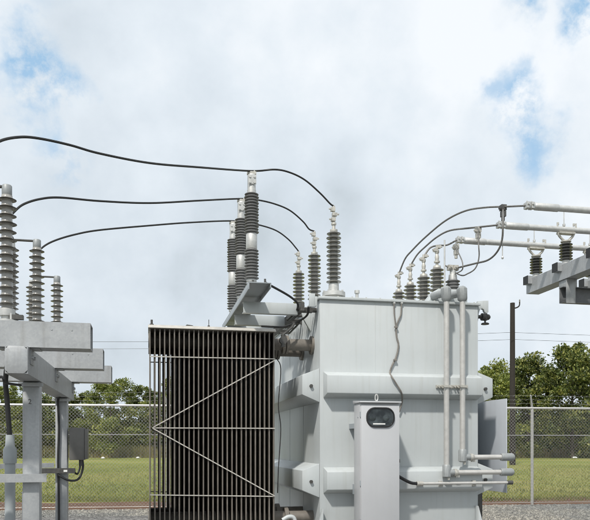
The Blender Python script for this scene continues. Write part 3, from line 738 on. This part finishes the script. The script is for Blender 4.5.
# ------------------------------------------------------------------ conduits on the front of the tank
def fitting(mb, c, up, out):
    """conduit body with two hubs; c is the elbow centre"""
    c = Vector(c); up = Vector(up); out = Vector(out)
    mb.tube([c - up * .062, c - up * .05, c + up * .085, c + up * .10], [.035, .055, .055, .044], 8)
    mb.tube([c, c + out * .11], [.045, .04], 12)
def conduit(pxv, ytop_px, ybot, yh, pxr, label):
    yc = 8.195; top = at(pxv, ytop_px, yc); bx_ = top.x; bz = at(pxv, ybot, yc).z; hz = at(pxv + 8, yh, yc).z; xr_ = at(pxr, yh, yc).x
    t = thing('conduit_pipe', (bx_, yc, hz), label, 'conduit', 'conduit pipes on the front of the tank')
    mb = MB(); mb.tube([(bx_, yc, hz + .05), (bx_, yc, top.z + .0)], .0345, 16); mb.build('upright_pipe', 'conduit', t)
    mb = MB(); mb.tube([(bx_ + .07, yc, hz), (xr_ - .16, yc, hz)], .031, 16); mb.build('level_pipe', 'conduit', t)
    mb = MB(); fitting(mb, (bx_, yc, hz), (0, 0, 1), (1, 0, 0)); fb = mb.build('elbow_fitting', 'cast', t)
    mb = MB(); mb.lathe((bx_ + .10, yc, hz), [(.046, 0), (.046, .035), (.038, .05)], 12, (1, 0, 0)); mb.box((bx_ + .12, yc - .015, hz - .06), (bx_ + .17, yc + .015, hz - .03)); mb.build('locknut', 'alu_clamp', t)
    mb = MB(); bolt(mb, (bx_ + .02, yc - .02, hz - .06), (0, 0, -1), .016, .03); mb.build('plug', 'alu_clamp', t)
    mb = MB(); mb.tube([(xr_ - .175, yc, hz), (xr_ - .16, yc, hz), (xr_ - .02, yc, hz), (xr_, yc, hz)], [.046, .05, .05, .038], 14); mb.build('end_coupling', 'cast', t)
    # upper elbow leaning back over the top plate into the pull box
    c = Vector((bx_, yc, top.z + .06))
    mb = MB(); mb.tube([c - Vector((0, 0, .075)), c - Vector((0, 0, .05)), c + Vector((0, .02, .075)), c + Vector((0, .03, .10))], [.045, .064, .07, .048], 8); mb.tube([c + Vector((0, .0, .03)), c + Vector((-.05, .302, .05))], .047, 14)
    mb.build('elbow_fitting', 'cast', t)
    zs = at(pxv, 386.5, yc).z
    mb = MB(); mb.box((bx_ - .048, yc - .05, zs - .015), (bx_ + .048, yc - .036, zs + .015)); mb.box((bx_ - .12, yc + .036, zs - .02), (bx_ + .09, yc + .053, zs + .02))
    for dx in (-.1, -.062, .062): bolt(mb, (bx_ + dx, yc + .036, zs), (0, -1, 0), .011, .035)
    mb.tube([Vector((bx_ + .043 * math.cos(a), yc + .043 * math.sin(a), zs)) for a in [PI * i / 8 + PI for i in range(9)]], .008, 6); mb.build('strap', 'alu_clamp', t)
conduit(446.5, 300, 470, 472.6, 513, 'left of two upright conduit pipes on the tank, turning right at the lower elbow')
conduit(462.5, 300, 455, 457.3, 513.5, 'right of two upright conduit pipes on the tank, turning right at the higher elbow')
zl = at(440, 483.5, 8.195).z
t = thing('conduit_pipe', (3.7, 8.195, zl), 'thin level conduit pipe with a black flexible end, lowest on the tank front', 'conduit', 'conduit pipes on the front of the tank')
xa, xb = at(419, 484, 8.195).x, at(511, 483, 8.195).x
mb = MB(); mb.tube([(xa, 8.195, zl), (xb, 8.195, zl)], .0185, 12); mb.build('level_pipe', 'conduit', t)
mb = MB(); mb.tube([(xa - .03, 8.195, zl), (xa + .05, 8.195, zl)], .03, 12); mb.build('connector', 'alu_clamp', t)
mb = MB(); mb.tube([(xb - .05, 8.195, zl), (xb + .02, 8.195, zl)], .027, 12); mb.build('end_coupling', 'steel_dark', t)
mb = MB(); a = Vector((cx1 + .002, 8.06, at(400, 473, 8.05).z)); mb.tube(spline([a, a + Vector((.03, .02, -.03)), Vector((xa - .14, 8.15, zl + .02)), Vector((xa - .03, 8.195, zl))], 7), .02, 10); mb.build('flexible_end', 'black', t)
for dx in (.3, .75):
    mb = MB(); mb.box((xa + dx - .02, 8.216, zl - .04), (xa + dx + .02, 8.249, zl + .03)); mb.build('strap', 'alu_clamp', t)

# ------------------------------------------------------------------ surge arresters
AX, AY, AZ = 1.235, (8.62, 9.62, 10.6), 3.366
al = ['nearest and tallest seeming ribbed surge arrester on the bracket above the radiator', 'middle ribbed surge arrester on the bracket above the radiator', 'farthest ribbed surge arrester on the bracket above the radiator']
ar = thing('surge_arrester', (AX, AY[0], AZ), al[0], 'surge arrester', 'surge arresters above the radiator')
mb = MB(); mb.lathe((0, 0, 0), sheds(.78, 1.30, 14, .062, .092, .95, .010, .2), 24); mb.build('upper_housing', 'polymer', ar, True)
mb = MB(); mb.lathe((0, 0, 0), sheds(.19, .58, 10, .062, .092, .95, .010, .2), 24); mb.build('lower_housing', 'polymer', ar, True)
mb = MB(); mb.lathe((0, 0, 0), [(.066, .581), (.07, .59), (.07, .77), (.066, .779)], 20); mb.build('middle_flange', 'alu', ar, True)
mb = MB(); mb.lathe((0, 0, 0), [(.10, 0), (.10, .02), (.06, .025), (.055, .16), (.064, .165), (.064, .189)], 20); mb.build('base', 'alu', ar, True)
mb = MB(); mb.lathe((0, 0, 0), [(.056, 1.301), (.056, 1.34), (.052, 1.345), (.052, 1.53), (.045, 1.54)], 20)
for k in range(2):
    for sx in (-.028, .028): bolt(mb, (sx, -.05, 1.42 + k * .07), (0, -1, 0), .014, .022)
mb.box((-.05, -.062, 1.40), (.05, -.053, 1.52)); mb.build('terminal', 'alu', ar, True)
mb = MB(); mb.box((-.055, -.03, 1.541), (.055, .03, 1.575)); bolt(mb, (-.035, 0, 1.576), (0, 0, 1), .01, .02); bolt(mb, (.035, 0, 1.576), (0, 0, 1), .01, .02); mb.build('clamp', 'alu_clamp', ar, True)
ar.scale.z = .968
for i in (1, 2): dup(ar, (AX, AY[i], AZ), al[i])
# small arrester at the front right of the top plate
t = thing('surge_arrester', (4.02, 8.86, ZT + .035), 'short ribbed surge arrester topped by a clamp, right of the tank top bushings', 'surge arrester')
mb = MB(); mb.lathe((0, 0, 0), sheds(.1, .40, 7, .068, .098, .95, .011, .18), 22); mb.build('housing', 'polymer', t, True)
mb = MB(); mb.lathe((0, 0, 0), [(.12, 0), (.12, .03), (.075, .035), (.07, .1)], 18); mb.build('base', 'alu', t, True)
mb = MB(); mb.lathe((0, 0, 0), [(.06, .401), (.055, .47), (.04, .48), (.04, .53)], 16); mb.build('cap', 'alu', t, True)
mb = MB(); mb.box((-.075, -.03, .531), (.075, .03, .60)); mb.box((-.07, -.045, .545), (-.02, -.031, .595)); mb.box((.0, -.045, .545), (.06, -.031, .595)); bolt(mb, (-.045, -.045, .57), (0, -1, 0), .014, .02); bolt(mb, (.03, -.045, .57), (0, -1, 0), .014, .02); mb.build('clamp', 'alu_clamp', t, True)

# ------------------------------------------------------------------ left cable stand
st = thing('cable_stand', (-.998, 7.3, 0), 'galvanised steel stand of two posts and three cross arms at the left edge', 'steel stand')
arms_z0, arms_z1 = 2.257, 2.459
mb = MB(); mb.channel((-.998, 5.66, 2.15), (-.998, 8.98, 2.15), .165, .21, .008, 0); lb = mb.build('long_beam', 'galv', st)
mb = MB(); e = .028; w, h = .083, .1045
poly = [(-w + e, -h), (w - e, -h), (w, -h + e), (w, h - e), (w - e, h), (-w + e, h), (-w, h - e), (-w, -h + e)]
mb.prism([Vector((-.998 + x, 5.652, 2.15 + z)) for x, z in poly], (0, .0075, 0)); mb.build('end_plate', 'galv', lb, bevel=.002)
ay = (5.83, 7.32, 8.85)
for y in ay:
    mb = MB(); mb.channel((-2.6, y, 2.3575), (-.4585, y, 2.3575), .22, .202, .009, 0)
    for x in (-1.45, -.75, -.6): bolt(mb, (x, y - .11, 2.40), (0, -1, 0), .008, .003)
    mb.build('cross_arm', 'galv', st)
for y in ay:
    for sx in (-1, 1):
        mb = MB(); xx = -.998 + sx * .0835; mb.box((min(xx, xx + sx * .008), y - .075, 2.13), (max(xx, xx + sx * .008), y + .075, 2.2555)); mb.box((min(xx + sx * .0085, xx + sx * .07), y - .075, 2.247), (max(xx + sx * .0085, xx + sx * .07), y + .075, 2.2555))
        for dy in (-.045, .045): bolt(mb, (xx + sx * .008, y + dy, 2.185), (sx, 0, 0), .014, .016)
        mb.build('angle_clip', 'galv', lb, bevel=.001)
for y, w in ((6.4, .14), (8.48, .132)):
    mb = MB(); mb.channel((-.998, y, .02), (-.998, y, 2.044), w, w, .008, 0) if False else mb.box((-.998 - w / 2, y - w / 2, .02), (-.998 + w / 2, y + w / 2, 2.0445))
    po = mb.build('post', 'galv', st, bevel=.012)
    mb = MB(); mb.box((-1.2, y - .2, 0), (-.8, y + .2, .0195)); mb.build('base_plate', 'galv', po)
    mb = MB(); mb.box((-.998 - .1, y - .1, 2.0), (-.998 + .1, y - .072, 2.03)); mb.build('bracket', 'galv', po)
cu = bpy.data.curves.new('stencil_mark', 'FONT'); cu.body = '2'; cu.size = .06; cu.extrude = .0004
to = bpy.data.objects.new('stencil_tmp', cu); COL.objects.link(to)
me = bpy.data.meshes.new_from_object(to); bpy.data.objects.remove(to); me.materials.append(M['steel_dark'])
q = at(28, 404, 6.329); o = bpy.data.objects.new('stencil_mark', me); COL.objects.link(o); o.parent = st; o.location = q - Vector(st.location); o.rotation_euler = (PI / 2, 0, 0)
# level angle bars on the posts
mb = MB(); xe = at(47, 477, 6.3).x; z = at(30, 474, 6.3).z
mb.box((-2.4, 6.268, z - .07), (xe, 6.276, z)); mb.box((-2.4, 6.2765, z - .008), (xe, 6.328, z)); mb.build('angle_bar', 'galv', st)
mb = MB(); mb.bar((-2.2, 6.46, 1.30), (-.93, 7.2, 1.30), .05, .045); mb.build('angle_bar', 'galv', st)
mb = MB(); z = at(60, 471, 8.36).z; mb.box((at(42, 471, 8.36).x, 8.34, z - .028), (at(75, 471, 8.36).x, 8.40, z + .03)); mb.build('strut', 'steel_dark', st)
mb = MB(); q = at(65.5, 471.5, 8.338); mb.box((q.x - .02, 8.335, z - .012), (q.x + .02, 8.3395, z + .012)); mb.build('tag_plate', 'stone_white', st)
mb = MB(); mb.tube(spline([(-1.02, 8.38, .0), (-1.02, 8.385, .8), (-1.03, 8.39, 1.3), (-1.02, 8.39, 1.7), (-1.03, 8.38, 2.0), (-1.0, 8.3, 2.05)], 6), .014, 6); mb.build('ground_cable', 'black', st)
mb = MB(); mb.tube(spline([(-1.3, 5.9, 1.95), (-1.12, 5.7, 2.02), (-1.09, 5.75, 1.98), (-1.06, 6.2, 2.0)], 6), .011, 6); mb.build('control_cable', 'black', st)
# cable terminations on the arms
tl = ['nearest and largest ribbed cable termination, at the left edge of the picture', 'middle ribbed cable termination on the second cross arm', 'farthest and smallest ribbed cable termination on the third cross arm']
ct = thing('cable_termination', (-1.10, ay[0] + .01, arms_z1), tl[0], 'cable termination', 'cable terminations on the steel stand')
mb = MB(); mb.lathe((0, 0, 0), sheds(.115, 1.0, 14, .041, .075, .96, .0045, .05), 24); mb.build('ribbed_housing', 'shed_shade_grime', ct, True)
mb = MB(); mb.lathe((0, 0, 0), [(.095, .001), (.095, .016), (.045, .018), (.045, .05), (.062, .052), (.062, .10), (.048, .114)], 20)
for i in range(4): mb.lathe((.075 * math.cos(i * PI / 2 + .6), .075 * math.sin(i * PI / 2 + .6), .016), [(.011, 0), (.011, .05)], 6)
mb.build('base', 'alu', ct, True)
mb = MB(); mb.box((.05, -.07, .02), (.13, -.02, .055)); mb.build('ground_lug', 'steel_dark', ct, True)
mb = MB(); mb.lathe((0, 0, 0), [(.036, 1.001), (.039, 1.01), (.039, 1.072), (.033, 1.08)], 18); mb.build('cap', 'cast', ct, True)
mb = MB(); mb.box((-.25, -.02, 1.060), (-.036, .02, 1.072)); mb.build('terminal_bar', 'steel_dark', ct, True)
for i in (1, 2): dup(ct, (-1.10, ay[i] + .01, arms_z1), tl[i])
pl = ['short ribbed post insulator close behind the largest cable termination', 'short ribbed post insulator just left of the middle cable termination']
pi_ = thing('post_insulator', (-1.16, ay[0] + .55, 2.46), pl[0], 'post insulator', 'short post insulators behind the cable terminations')
mb = MB(); mb.lathe((0, 0, 0), sheds(.05, .74, 15, .034, .062, .94, .006, .06), 20); mb.build('ribbed_housing', 'shed_shade_grime', pi_, True)
mb = MB(); mb.lathe((0, 0, 0), [(.07, .001), (.07, .015), (.045, .018), (.045, .05)], 16); mb.build('base', 'alu', pi_, True)
mb = MB(); mb.lathe((0, 0, 0), [(.03, .741), (.03, .79)], 14); mb.build('cap', 'alu', pi_, True)
p2 = at(32, 300, ay[1] + .55)
dup(pi_, (p2.x, ay[1] + .55, 2.46), pl[1]); p1 = at(11.5, 300, ay[0] + .55); pi_.location.x = p1.x
# shelves on the arms that carry them
for y, x in ((ay[0], p1.x), (ay[1], p2.x)):
    mb = MB(); mb.box((x - .09, y + .1105, 2.42), (x + .09, y + .66, 2.459)); mb.build('insulator_shelf', 'galv', st)
# cable riser
rp = at(10, 460, 6.6); rz = at(10, 435, 6.6).z; r0z = at(10, 459, 6.6).z
rs_ = thing('cable_riser', (rp.x, 6.6, 0), 'grey plastic riser pipe with black cable out of its top, left of near post', 'riser pipe')
mb = MB(); mb.tube([(rp.x, 6.6, 0), (rp.x, 6.6, r0z)], .045, 18); mb.build('pipe', 'pvc', rs_)
mb = MB(); mb.lathe((rp.x, 6.6, 0), [(.056, r0z - .04), (.058, r0z - .02), (.058, r0z + .08), (.04, r0z + .12), (.036, rz), (.03, rz)], 20); mb.build('bell_reducer', 'pvc', rs_)
mb = MB(); mb.tube(spline([(rp.x, 6.6, rz - .05), (rp.x - .02, 6.58, rz + .3), (rp.x - .02, 6.52, 2.1), (p1.x, 6.42, 2.425)], 7), .022, 10); mb.build('cable', 'black', rs_)
mb = MB(); q = at(24, 500, 6.75); mb.tube([(q.x, 6.75, 0), (q.x, 6.75, at(24, 492, 6.75).z)], .018, 10); tag(mb.build('marker_stake', 'stone_white'), 'thin white stake beside the near galvanised post', 'stake')
# junction box on the rear post
ja, jb = at(69.5, 428, 8.44), at(87.5, 460, 8.44)
jx = thing('junction_box', (ja.x, 8.46, jb.z), 'dark weathered junction box on the side of the rear galvanised post', 'junction box')
mb = MB(); mb.box((ja.x + .001, 8.40, jb.z), (jb.x - .03, 8.58, ja.z)); mb.build('body', 'box_brown', jx, bevel=.006)
mb = MB(); mb.box((jb.x - .029, 8.39, jb.z + .01), (jb.x, 8.59, ja.z - .01)); mb.build('cover', 'box_brown', jx, bevel=.005)
mb = MB(); zz = at(62, 475, 8.3).z
mb.tube(spline([(jb.x - .06, 8.47, jb.z + .01), (jb.x - .055, 8.46, jb.z - .10), (jb.x - .1, 8.42, jb.z - .22), (ja.x + .0, 8.36, jb.z - .23), (ja.x - .12, 8.35, zz)], 7), .013, 8)
mb.tube(spline([(jb.x - .09, 8.47, jb.z + .01), (jb.x - .085, 8.46, jb.z - .08), (jb.x - .11, 8.43, jb.z - .16), (ja.x + .06, 8.37, jb.z - .14)], 7), .011, 8); mb.build('wiring', 'black', jx)
mb = MB(); mb.tube([(jb.x - .075, 8.47, jb.z - .07), (jb.x - .075, 8.47, jb.z - .001)], .024, 10); mb.build('gland', 'steel_dark', jx)

# ------------------------------------------------------------------ bus support on the right
bs = thing('bus_support', (7.6, 8.6, 0), 'galvanised steel bus support with two long beams entering at the right edge', 'steel stand')
for k, xb_ in enumerate((5.6, 6.52)):
    mb = MB(); mb.channel((xb_, 5.6, 3.855), (xb_, 9.53, 3.855), .20, .205, .009, 0); mb.build('beam', 'galv', bs)
mb = MB(); yb = 8.62
mb.box((5.47, yb - .004, 3.43), (8.1, yb + .004, 3.645)); mb.box((5.47, yb - .09, 3.43), (8.1, yb - .0045, 3.438)); mb.box((5.47, yb - .09, 3.637), (8.1, yb - .0045, 3.645)); mb.build('cross_channel', 'channel', bs)
for xb_ in (5.6, 6.52):
    mb = MB(); mb.box((xb_ - .09, yb - .10, 3.42), (xb_ + .05, yb - .0905, 3.75)); mb.box((xb_ - .08, yb - .0895, 3.6455), (xb_ + .08, yb + .09, 3.752)); mb.build('saddle_bracket', 'galv', bs, bevel=.002)
mb = MB(); mb.box((7.5, 8.64, 0), (7.72, 8.86, 3.9)); mb.build('column', 'galv', bs, bevel=.01)
yt = (7.9, 8.67, 9.43); ZB = 4.46
stub_n = 0
for xb_, ys in ((5.6, yt), (6.52, yt)):
    for y in ys:
        mb = MB(); mb.channel((xb_ - .165, y, 3.93), (xb_ + .12, y, 3.93), .12, .115, .005, 0)
        sb_ = mb.build('mounting_stub', 'galv', bs)
        mb = MB(); mb.box((xb_ - .175, y - .062, 3.871), (xb_ - .1655, y + .062, 3.9895)); mb.build('opening_shade', 'black', sb_)  # black sheet standing in for the shade inside the open stub end
# post insulators carrying the tubes
il = {(0, 1): 'black ribbed post insulator nearest the right edge, carrying the middle bus tube', (0, 2): 'black ribbed post insulator at the beam end, carrying the lowest bus tube', (1, 2): 'post insulator cut by the right edge, carrying the lowest bus tube'}
bi = thing('post_insulator', (5.6, yt[2], 3.986), il[(0, 2)], 'post insulator', 'post insulators under the bus tubes')
mb = MB(); mb.lathe((0, 0, 0), sheds(.045, .285, 6, .048, .092, .97, .010, .14), 22); mb.build('ribbed_body', 'dark_porcelain', bi, True)
mb = MB(); mb.lathe((0, 0, 0), [(.07, 0), (.07, .015), (.05, .02), (.05, .049)], 18); mb.build('base', 'alu', bi, True)
mb = MB(); mb.lathe((0, 0, 0), [(.045, .286), (.045, .30), (.07, .302), (.07, .318)], 18)
for sx in (-1, 1):
    mb.tube(spline([(sx * .02, 0, .315), (sx * .06, 0, .345), (sx * .11, 0, .40), (sx * .14, 0, .50)], 4), .018, 8); mb.tube([(sx * .14, -.02, .47), (sx * .14, -.02, .56)], .012, 6); bolt(mb, (sx * .12, 0, .53), (0, 0, 1), .016, .035)
mb.box((-.12, -.045, .412), (.12, .045, .432)); mb.build('clamp', 'alu_clamp', bi, True)
mb = MB(); mb.tube([(-.03, .0, .53), (-.03, .0, .72)], .007, 6); mb.lathe((-.03, 0, .52), [(.02, 0), (.02, .03)], 8); mb.build('stud', 'alu', bi, True)
dup(bi, (5.6, yt[1], 3.986), il[(0, 1)]); dup(bi, (6.52, yt[2], 3.986), il[(1, 2)])
dup(bi, (6.52, yt[1], 3.986), 'post insulator beyond the right edge on the second beam'); dup(bi, (5.6, yt[0], 3.986), 'post insulator beyond the right edge on the near beam')
tube_l = ['highest of the three aluminium bus tubes at the right', 'middle of the three aluminium bus tubes at the right', 'lowest and longest of the three aluminium bus tubes at the right']
xs_ = (at(527, 207, yt[0]).x, at(499, 227, yt[1]).x, at(458, 245, yt[2]).x)
for i in range(3):
    t = thing('bus_tube', (xs_[i], yt[i], ZB), tube_l[i], 'bus tube', 'aluminium bus tubes')
    mb = MB(); mb.tube([(.08, 0, 0), (3.6, 0, 0)], .040, 18); mb.build('tube', 'alu', t, True)
    mb = MB(); mb.tube([(-.02, 0, 0), (.10, 0, 0)], .026, 12); mb.tube([(.10, 0, 0), (.11, 0, 0), (.42, 0, 0), (.43, 0, 0)], [.04, .047, .047, .041], 16)
    for dx in (-.0, .06):
        mb.box((dx - .022, -.045, -.035), (dx + .022, .045, .04)); bolt(mb, (dx, -.045, .01), (0, -1, 0), .014, .02); bolt(mb, (dx, 0, .04), (0, 0, 1), .012, .02)
    mb.build('connector', 'alu', t, True)
    if i == 2:
        q = at(502.5, 250, yt[2]).x - xs_[2]
        mb = MB(); mb.tube([(q, 0, -.04), (q, 0, -.20)], .008, 6); mb.lathe((q, 0, -.235), [(.012, 0), (.02, .02), (.012, .04)], 8); mb.build('stud', 'alu', t, True)

# ------------------------------------------------------------------ conductors
HVX, HVY = 2.35, (8.85, 9.95, 11.05)
routes = [
 ([(-16, 172), (-13, 152), (0, 141), (20, 137), (40, 138.5), (70, 145), (100, 153.5), (150, 163), (200, 167.3), (248.5, 168.5)], [(275, 169.5), (290, 172.5), (305, 180), (320, 193), (330, 203.5)], 'highest dark cable sweeping over the nearest surge arrester to the largest bushing'),
 ([(9, 230), (10, 218), (15, 211), (24, 204), (40, 199), (60, 197.5), (100, 201), (150, 203), (200, 200.5), (241, 199)], [(258, 200), (275, 204), (290, 210.5), (303, 221.5), (309, 229)], 'middle dark cable running over the middle surge arrester to the second bushing'),
 ([(36, 266), (37, 255), (43, 247), (55, 240.5), (75, 234.5), (100, 230), (150, 225.5), (190, 222.5), (233, 222.5)], [(255, 224), (275, 230), (288, 239), (296, 248)], 'lowest dark cable running over the farthest surge arrester to the third bushing')]
for i, (r1, r2, lab) in enumerate(routes):
    A = (-1.35, ay[i] + .01); B = (AX, AY[i]); C_ = (HVX, HVY[i])
    pts = [Vector((A[0] + .03, A[1], arms_z1 + 1.066))] + [on(a, b, A, B) for a, b in r1[:-1]]
    pts += [Vector((AX, AY[i], AZ + 1.588 * .968))] + [on(a, b, B, C_) for a, b in r2] + [Vector((HVX, HVY[i], 4.62))]
    mb = MB(); mb.tube(spline(pts, 8), .0115, 8); tag(mb.build('overhead_cable', 'cable'), lab, 'cable', 'dark cables to the high voltage bushings')
LVX = 3.8
lv = [((LVX, 10.36), (xs_[0], yt[0]), [(405, 259), (412, 250.5), (425, 237.5), (445, 221), (465, 211), (485, 207.5), (508, 206.5)], 'long arched cable from the farthest bushing to the highest bus tube'),
      ((LVX, 9.87), (xs_[1], yt[1]), [(417, 255), (425, 247), (437, 237), (450, 230.5), (470, 228)], 'arched cable from the third bushing to the middle bus tube'),
      ((LVX, 9.35), (xs_[2], yt[2]), [(430, 248), (438, 245.5), (447, 245)], 'short cable from the second bushing to the lowest bus tube')]
for (A, B, px, lab) in lv:
    pts = [Vector((A[0], A[1], 4.17))] + [on(a, b, A, B) for a, b in px] + [Vector((B[0] - .02, B[1], ZB))]
    mb = MB(); mb.tube(spline(pts, 8), .0125, 8); tag(mb.build('bus_cable', 'strand'), lab, 'cable', 'cables from the low voltage bushings to the bus tubes')
def jumper(A, B, px, start, end, lab, r=.014, m='strand', clamp=None):
    pts = [start] + [on(a, b, A, B) for a, b in px] + [end]
    t = thing('jumper_cable', start, lab, 'cable', 'looped jumper cables')
    mb = MB(); mb.tube(spline(pts, 8), r, 8); mb.build('wire', m, t)
    mb = MB(); s0 = start
    mb.box((s0.x - .035, s0.y - .035, s0.z - .02), (s0.x + .035, s0.y + .035, s0.z + .05)); mb.box((s0.x - .025, s0.y - .03, s0.z - .10), (s0.x + .03, s0.y + .03, s0.z - .03)); mb.tube([s0 - Vector((0, 0, .15)), s0], .024, 8); bolt(mb, (s0.x - .035, s0.y - .01, s0.z), (-1, 0, 0), .014, .03)
    mb.build('clamp', clamp or 'alu_clamp', t)
jumper((4.24, 7.9), (4.02, 8.86), [(503, 222), (502, 240), (497, 252), (488, 260), (475, 263.5)], on(503, 209, (LVX, 10.36), (xs_[0], yt[0])), Vector((4.08, 8.84, ZT + .60)), 'longest looped jumper hanging from the highest bus cable by a dark clamp', .012, 'strand', 'steel_dark')
jumper((4.295, 8.67), (4.05, 8.86), [(478.5, 243), (479, 257), (475.5, 268), (468, 273.5), (460, 275)], on(478, 231, (LVX, 9.87), (xs_[1], yt[1])), Vector((3.90, 8.87, 3.94)), 'looped jumper hanging from the middle bus tube connector', .009)
jumper((4.2, 9.4), (4.05, 8.86), [(460, 256), (462.5, 263), (462, 270)], on(456, 248, (LVX, 9.35), (xs_[2], yt[2])), Vector((4.05, 8.87, 3.82)), 'short jumper dropping from the lowest bus cable to the small arrester', .008)

# ------------------------------------------------------------------ light and sky
sund = Vector((.66, 1, -1.5)).normalized()
sun = bpy.data.lights.new('sun', 'SUN'); sun.energy = 3.4; sun.angle = rad(3.0); sun.color = (1, .96, .9)
so = bpy.data.objects.new('sun', sun); so.rotation_euler = sund.to_track_quat('-Z', 'Y').to_euler(); so.location = (-20, -20, 40); COL.objects.link(so)
W = bpy.data.worlds.new('World'); S.world = W; W.use_nodes = True; nt = W.node_tree
bg = nt.nodes['Background']; STR = .1; bg.inputs['Strength'].default_value = STR
sky = N(nt, 'ShaderNodeTexSky'); sky.sky_type = 'NISHITA'; sky.sun_disc = False
sky.sun_elevation = math.asin(-sund.z); sky.sun_rotation = math.atan2(-sund.x, -sund.y) % (2 * PI)
tc = N(nt, 'ShaderNodeTexCoord'); nrm = N(nt, 'ShaderNodeVectorMath', operation='NORMALIZE'); nt.links.new(tc.outputs['Generated'], nrm.inputs[0]); D = nrm.outputs[0]
def noise(sc, det, rough=.55, off=(0, 0, 0)):
    a = N(nt, 'ShaderNodeVectorMath', operation='ADD'); a.inputs[1].default_value = off; nt.links.new(D, a.inputs[0])
    n = N(nt, 'ShaderNodeTexNoise', Scale=sc, Detail=det, Roughness=rough); nt.links.new(a.outputs[0], n.inputs['Vector']); return n
def math_(op, a, b=None):
    n = N(nt, 'ShaderNodeMath', operation=op)
    for i, x in enumerate((a, b)):
        if x is None: continue
        if hasattr(x, 'node'): nt.links.new(x, n.inputs[i])
        else: n.inputs[i].default_value = x
    return n.outputs[0]
# warped direction, so that the gaps in the cloud get ragged edges
wn = noise(9., 6., .6); wv = N(nt, 'ShaderNodeVectorMath', operation='SUBTRACT'); nt.links.new(wn.outputs['Color'], wv.inputs[0]); wv.inputs[1].default_value = (.5, .5, .5)
ws = N(nt, 'ShaderNodeVectorMath', operation='SCALE'); ws.inputs['Scale'].default_value = .13; nt.links.new(wv.outputs[0], ws.inputs[0])
wd = N(nt, 'ShaderNodeVectorMath', operation='ADD'); nt.links.new(D, wd.inputs[0]); nt.links.new(ws.outputs[0], wd.inputs[1])
gap = None
for px, py, r, k in ((38, 45, 26, .75), (45, 80, 32, 1.1), (40, 112, 26, .85), (62, 160, 22, .55), (15, 95, 20, .4), (518, 88, 25, .85), (528, 118, 27, .95), (533, 148, 22, .85), (498, 96, 18, .7), (520, 62, 14, .5), (592, 0, 22, 1.0), (524, -8, 18, .9), (640, -60, 40, 1.), (40, 10, 12, .4), (250, -160, 70, 1.), (20, -120, 60, 1.), (-120, 60, 60, .9), (740, 120, 60, 1.)):
    d = ray(px, py).normalized(); vd = N(nt, 'ShaderNodeVectorMath', operation='DISTANCE'); nt.links.new(wd.outputs[0], vd.inputs[0]); vd.inputs[1].default_value = d
    mr = N(nt, 'ShaderNodeMapRange', interpolation_type='SMOOTHSTEP'); mr.inputs[1].default_value = r * 1.35 / F; mr.inputs[2].default_value = r * .25 / F; mr.inputs[3].default_value = 0; mr.inputs[4].default_value = k
    nt.links.new(vd.outputs['Value'], mr.inputs[0])
    gap = mr.outputs[0] if gap is None else math_('MAXIMUM', gap, mr.outputs[0])
fine = noise(16., 8., .62, (3, 1, 2)); fr = N(nt, 'ShaderNodeMapRange'); fr.inputs[1].default_value = .40; fr.inputs[2].default_value = .56; nt.links.new(fine.outputs[0], fr.inputs[0])
gap = math_('MINIMUM', math_('MULTIPLY', gap, fr.outputs[0]), .9)
big = noise(1.9, 7., .5, (.3, 5.1, 2.7)); med = noise(6.5, 7., .55, (1, 2, 9))
sz = N(nt, 'ShaderNodeSeparateXYZ'); nt.links.new(D, sz.inputs[0])
el = N(nt, 'ShaderNodeMapRange'); el.inputs[1].default_value = .12; el.inputs[2].default_value = .52; el.inputs[3].default_value = -.10; el.inputs[4].default_value = .14; nt.links.new(sz.outputs['Z'], el.inputs[0])
lum = math_('ADD', math_('ADD', math_('MULTIPLY', big.outputs[0], .75), math_('MULTIPLY', med.outputs[0], .62)), el.outputs[0])
cl_ = ramp(nt, lum, [(.48, (5.3, 5.95, 6.45)), (.60, (6.3, 7.0, 7.65)), (.74, (7.3, 7.95, 8.55)), (.87, (8.5, 8.9, 9.3))])
blue = mixc(nt, .8, sky.outputs[0], (3.5, 5.9, 8.4))
fin = mixc(nt, gap, cl_, blue)
nt.links.new(fin, bg.inputs['Color'])
vs = S.view_settings
vs.view_transform = 'Standard'; vs.look = 'None'; vs.gamma = 1; vs.exposure = .12; S.cycles.filter_width = 1.15; vs.use_curve_mapping = False
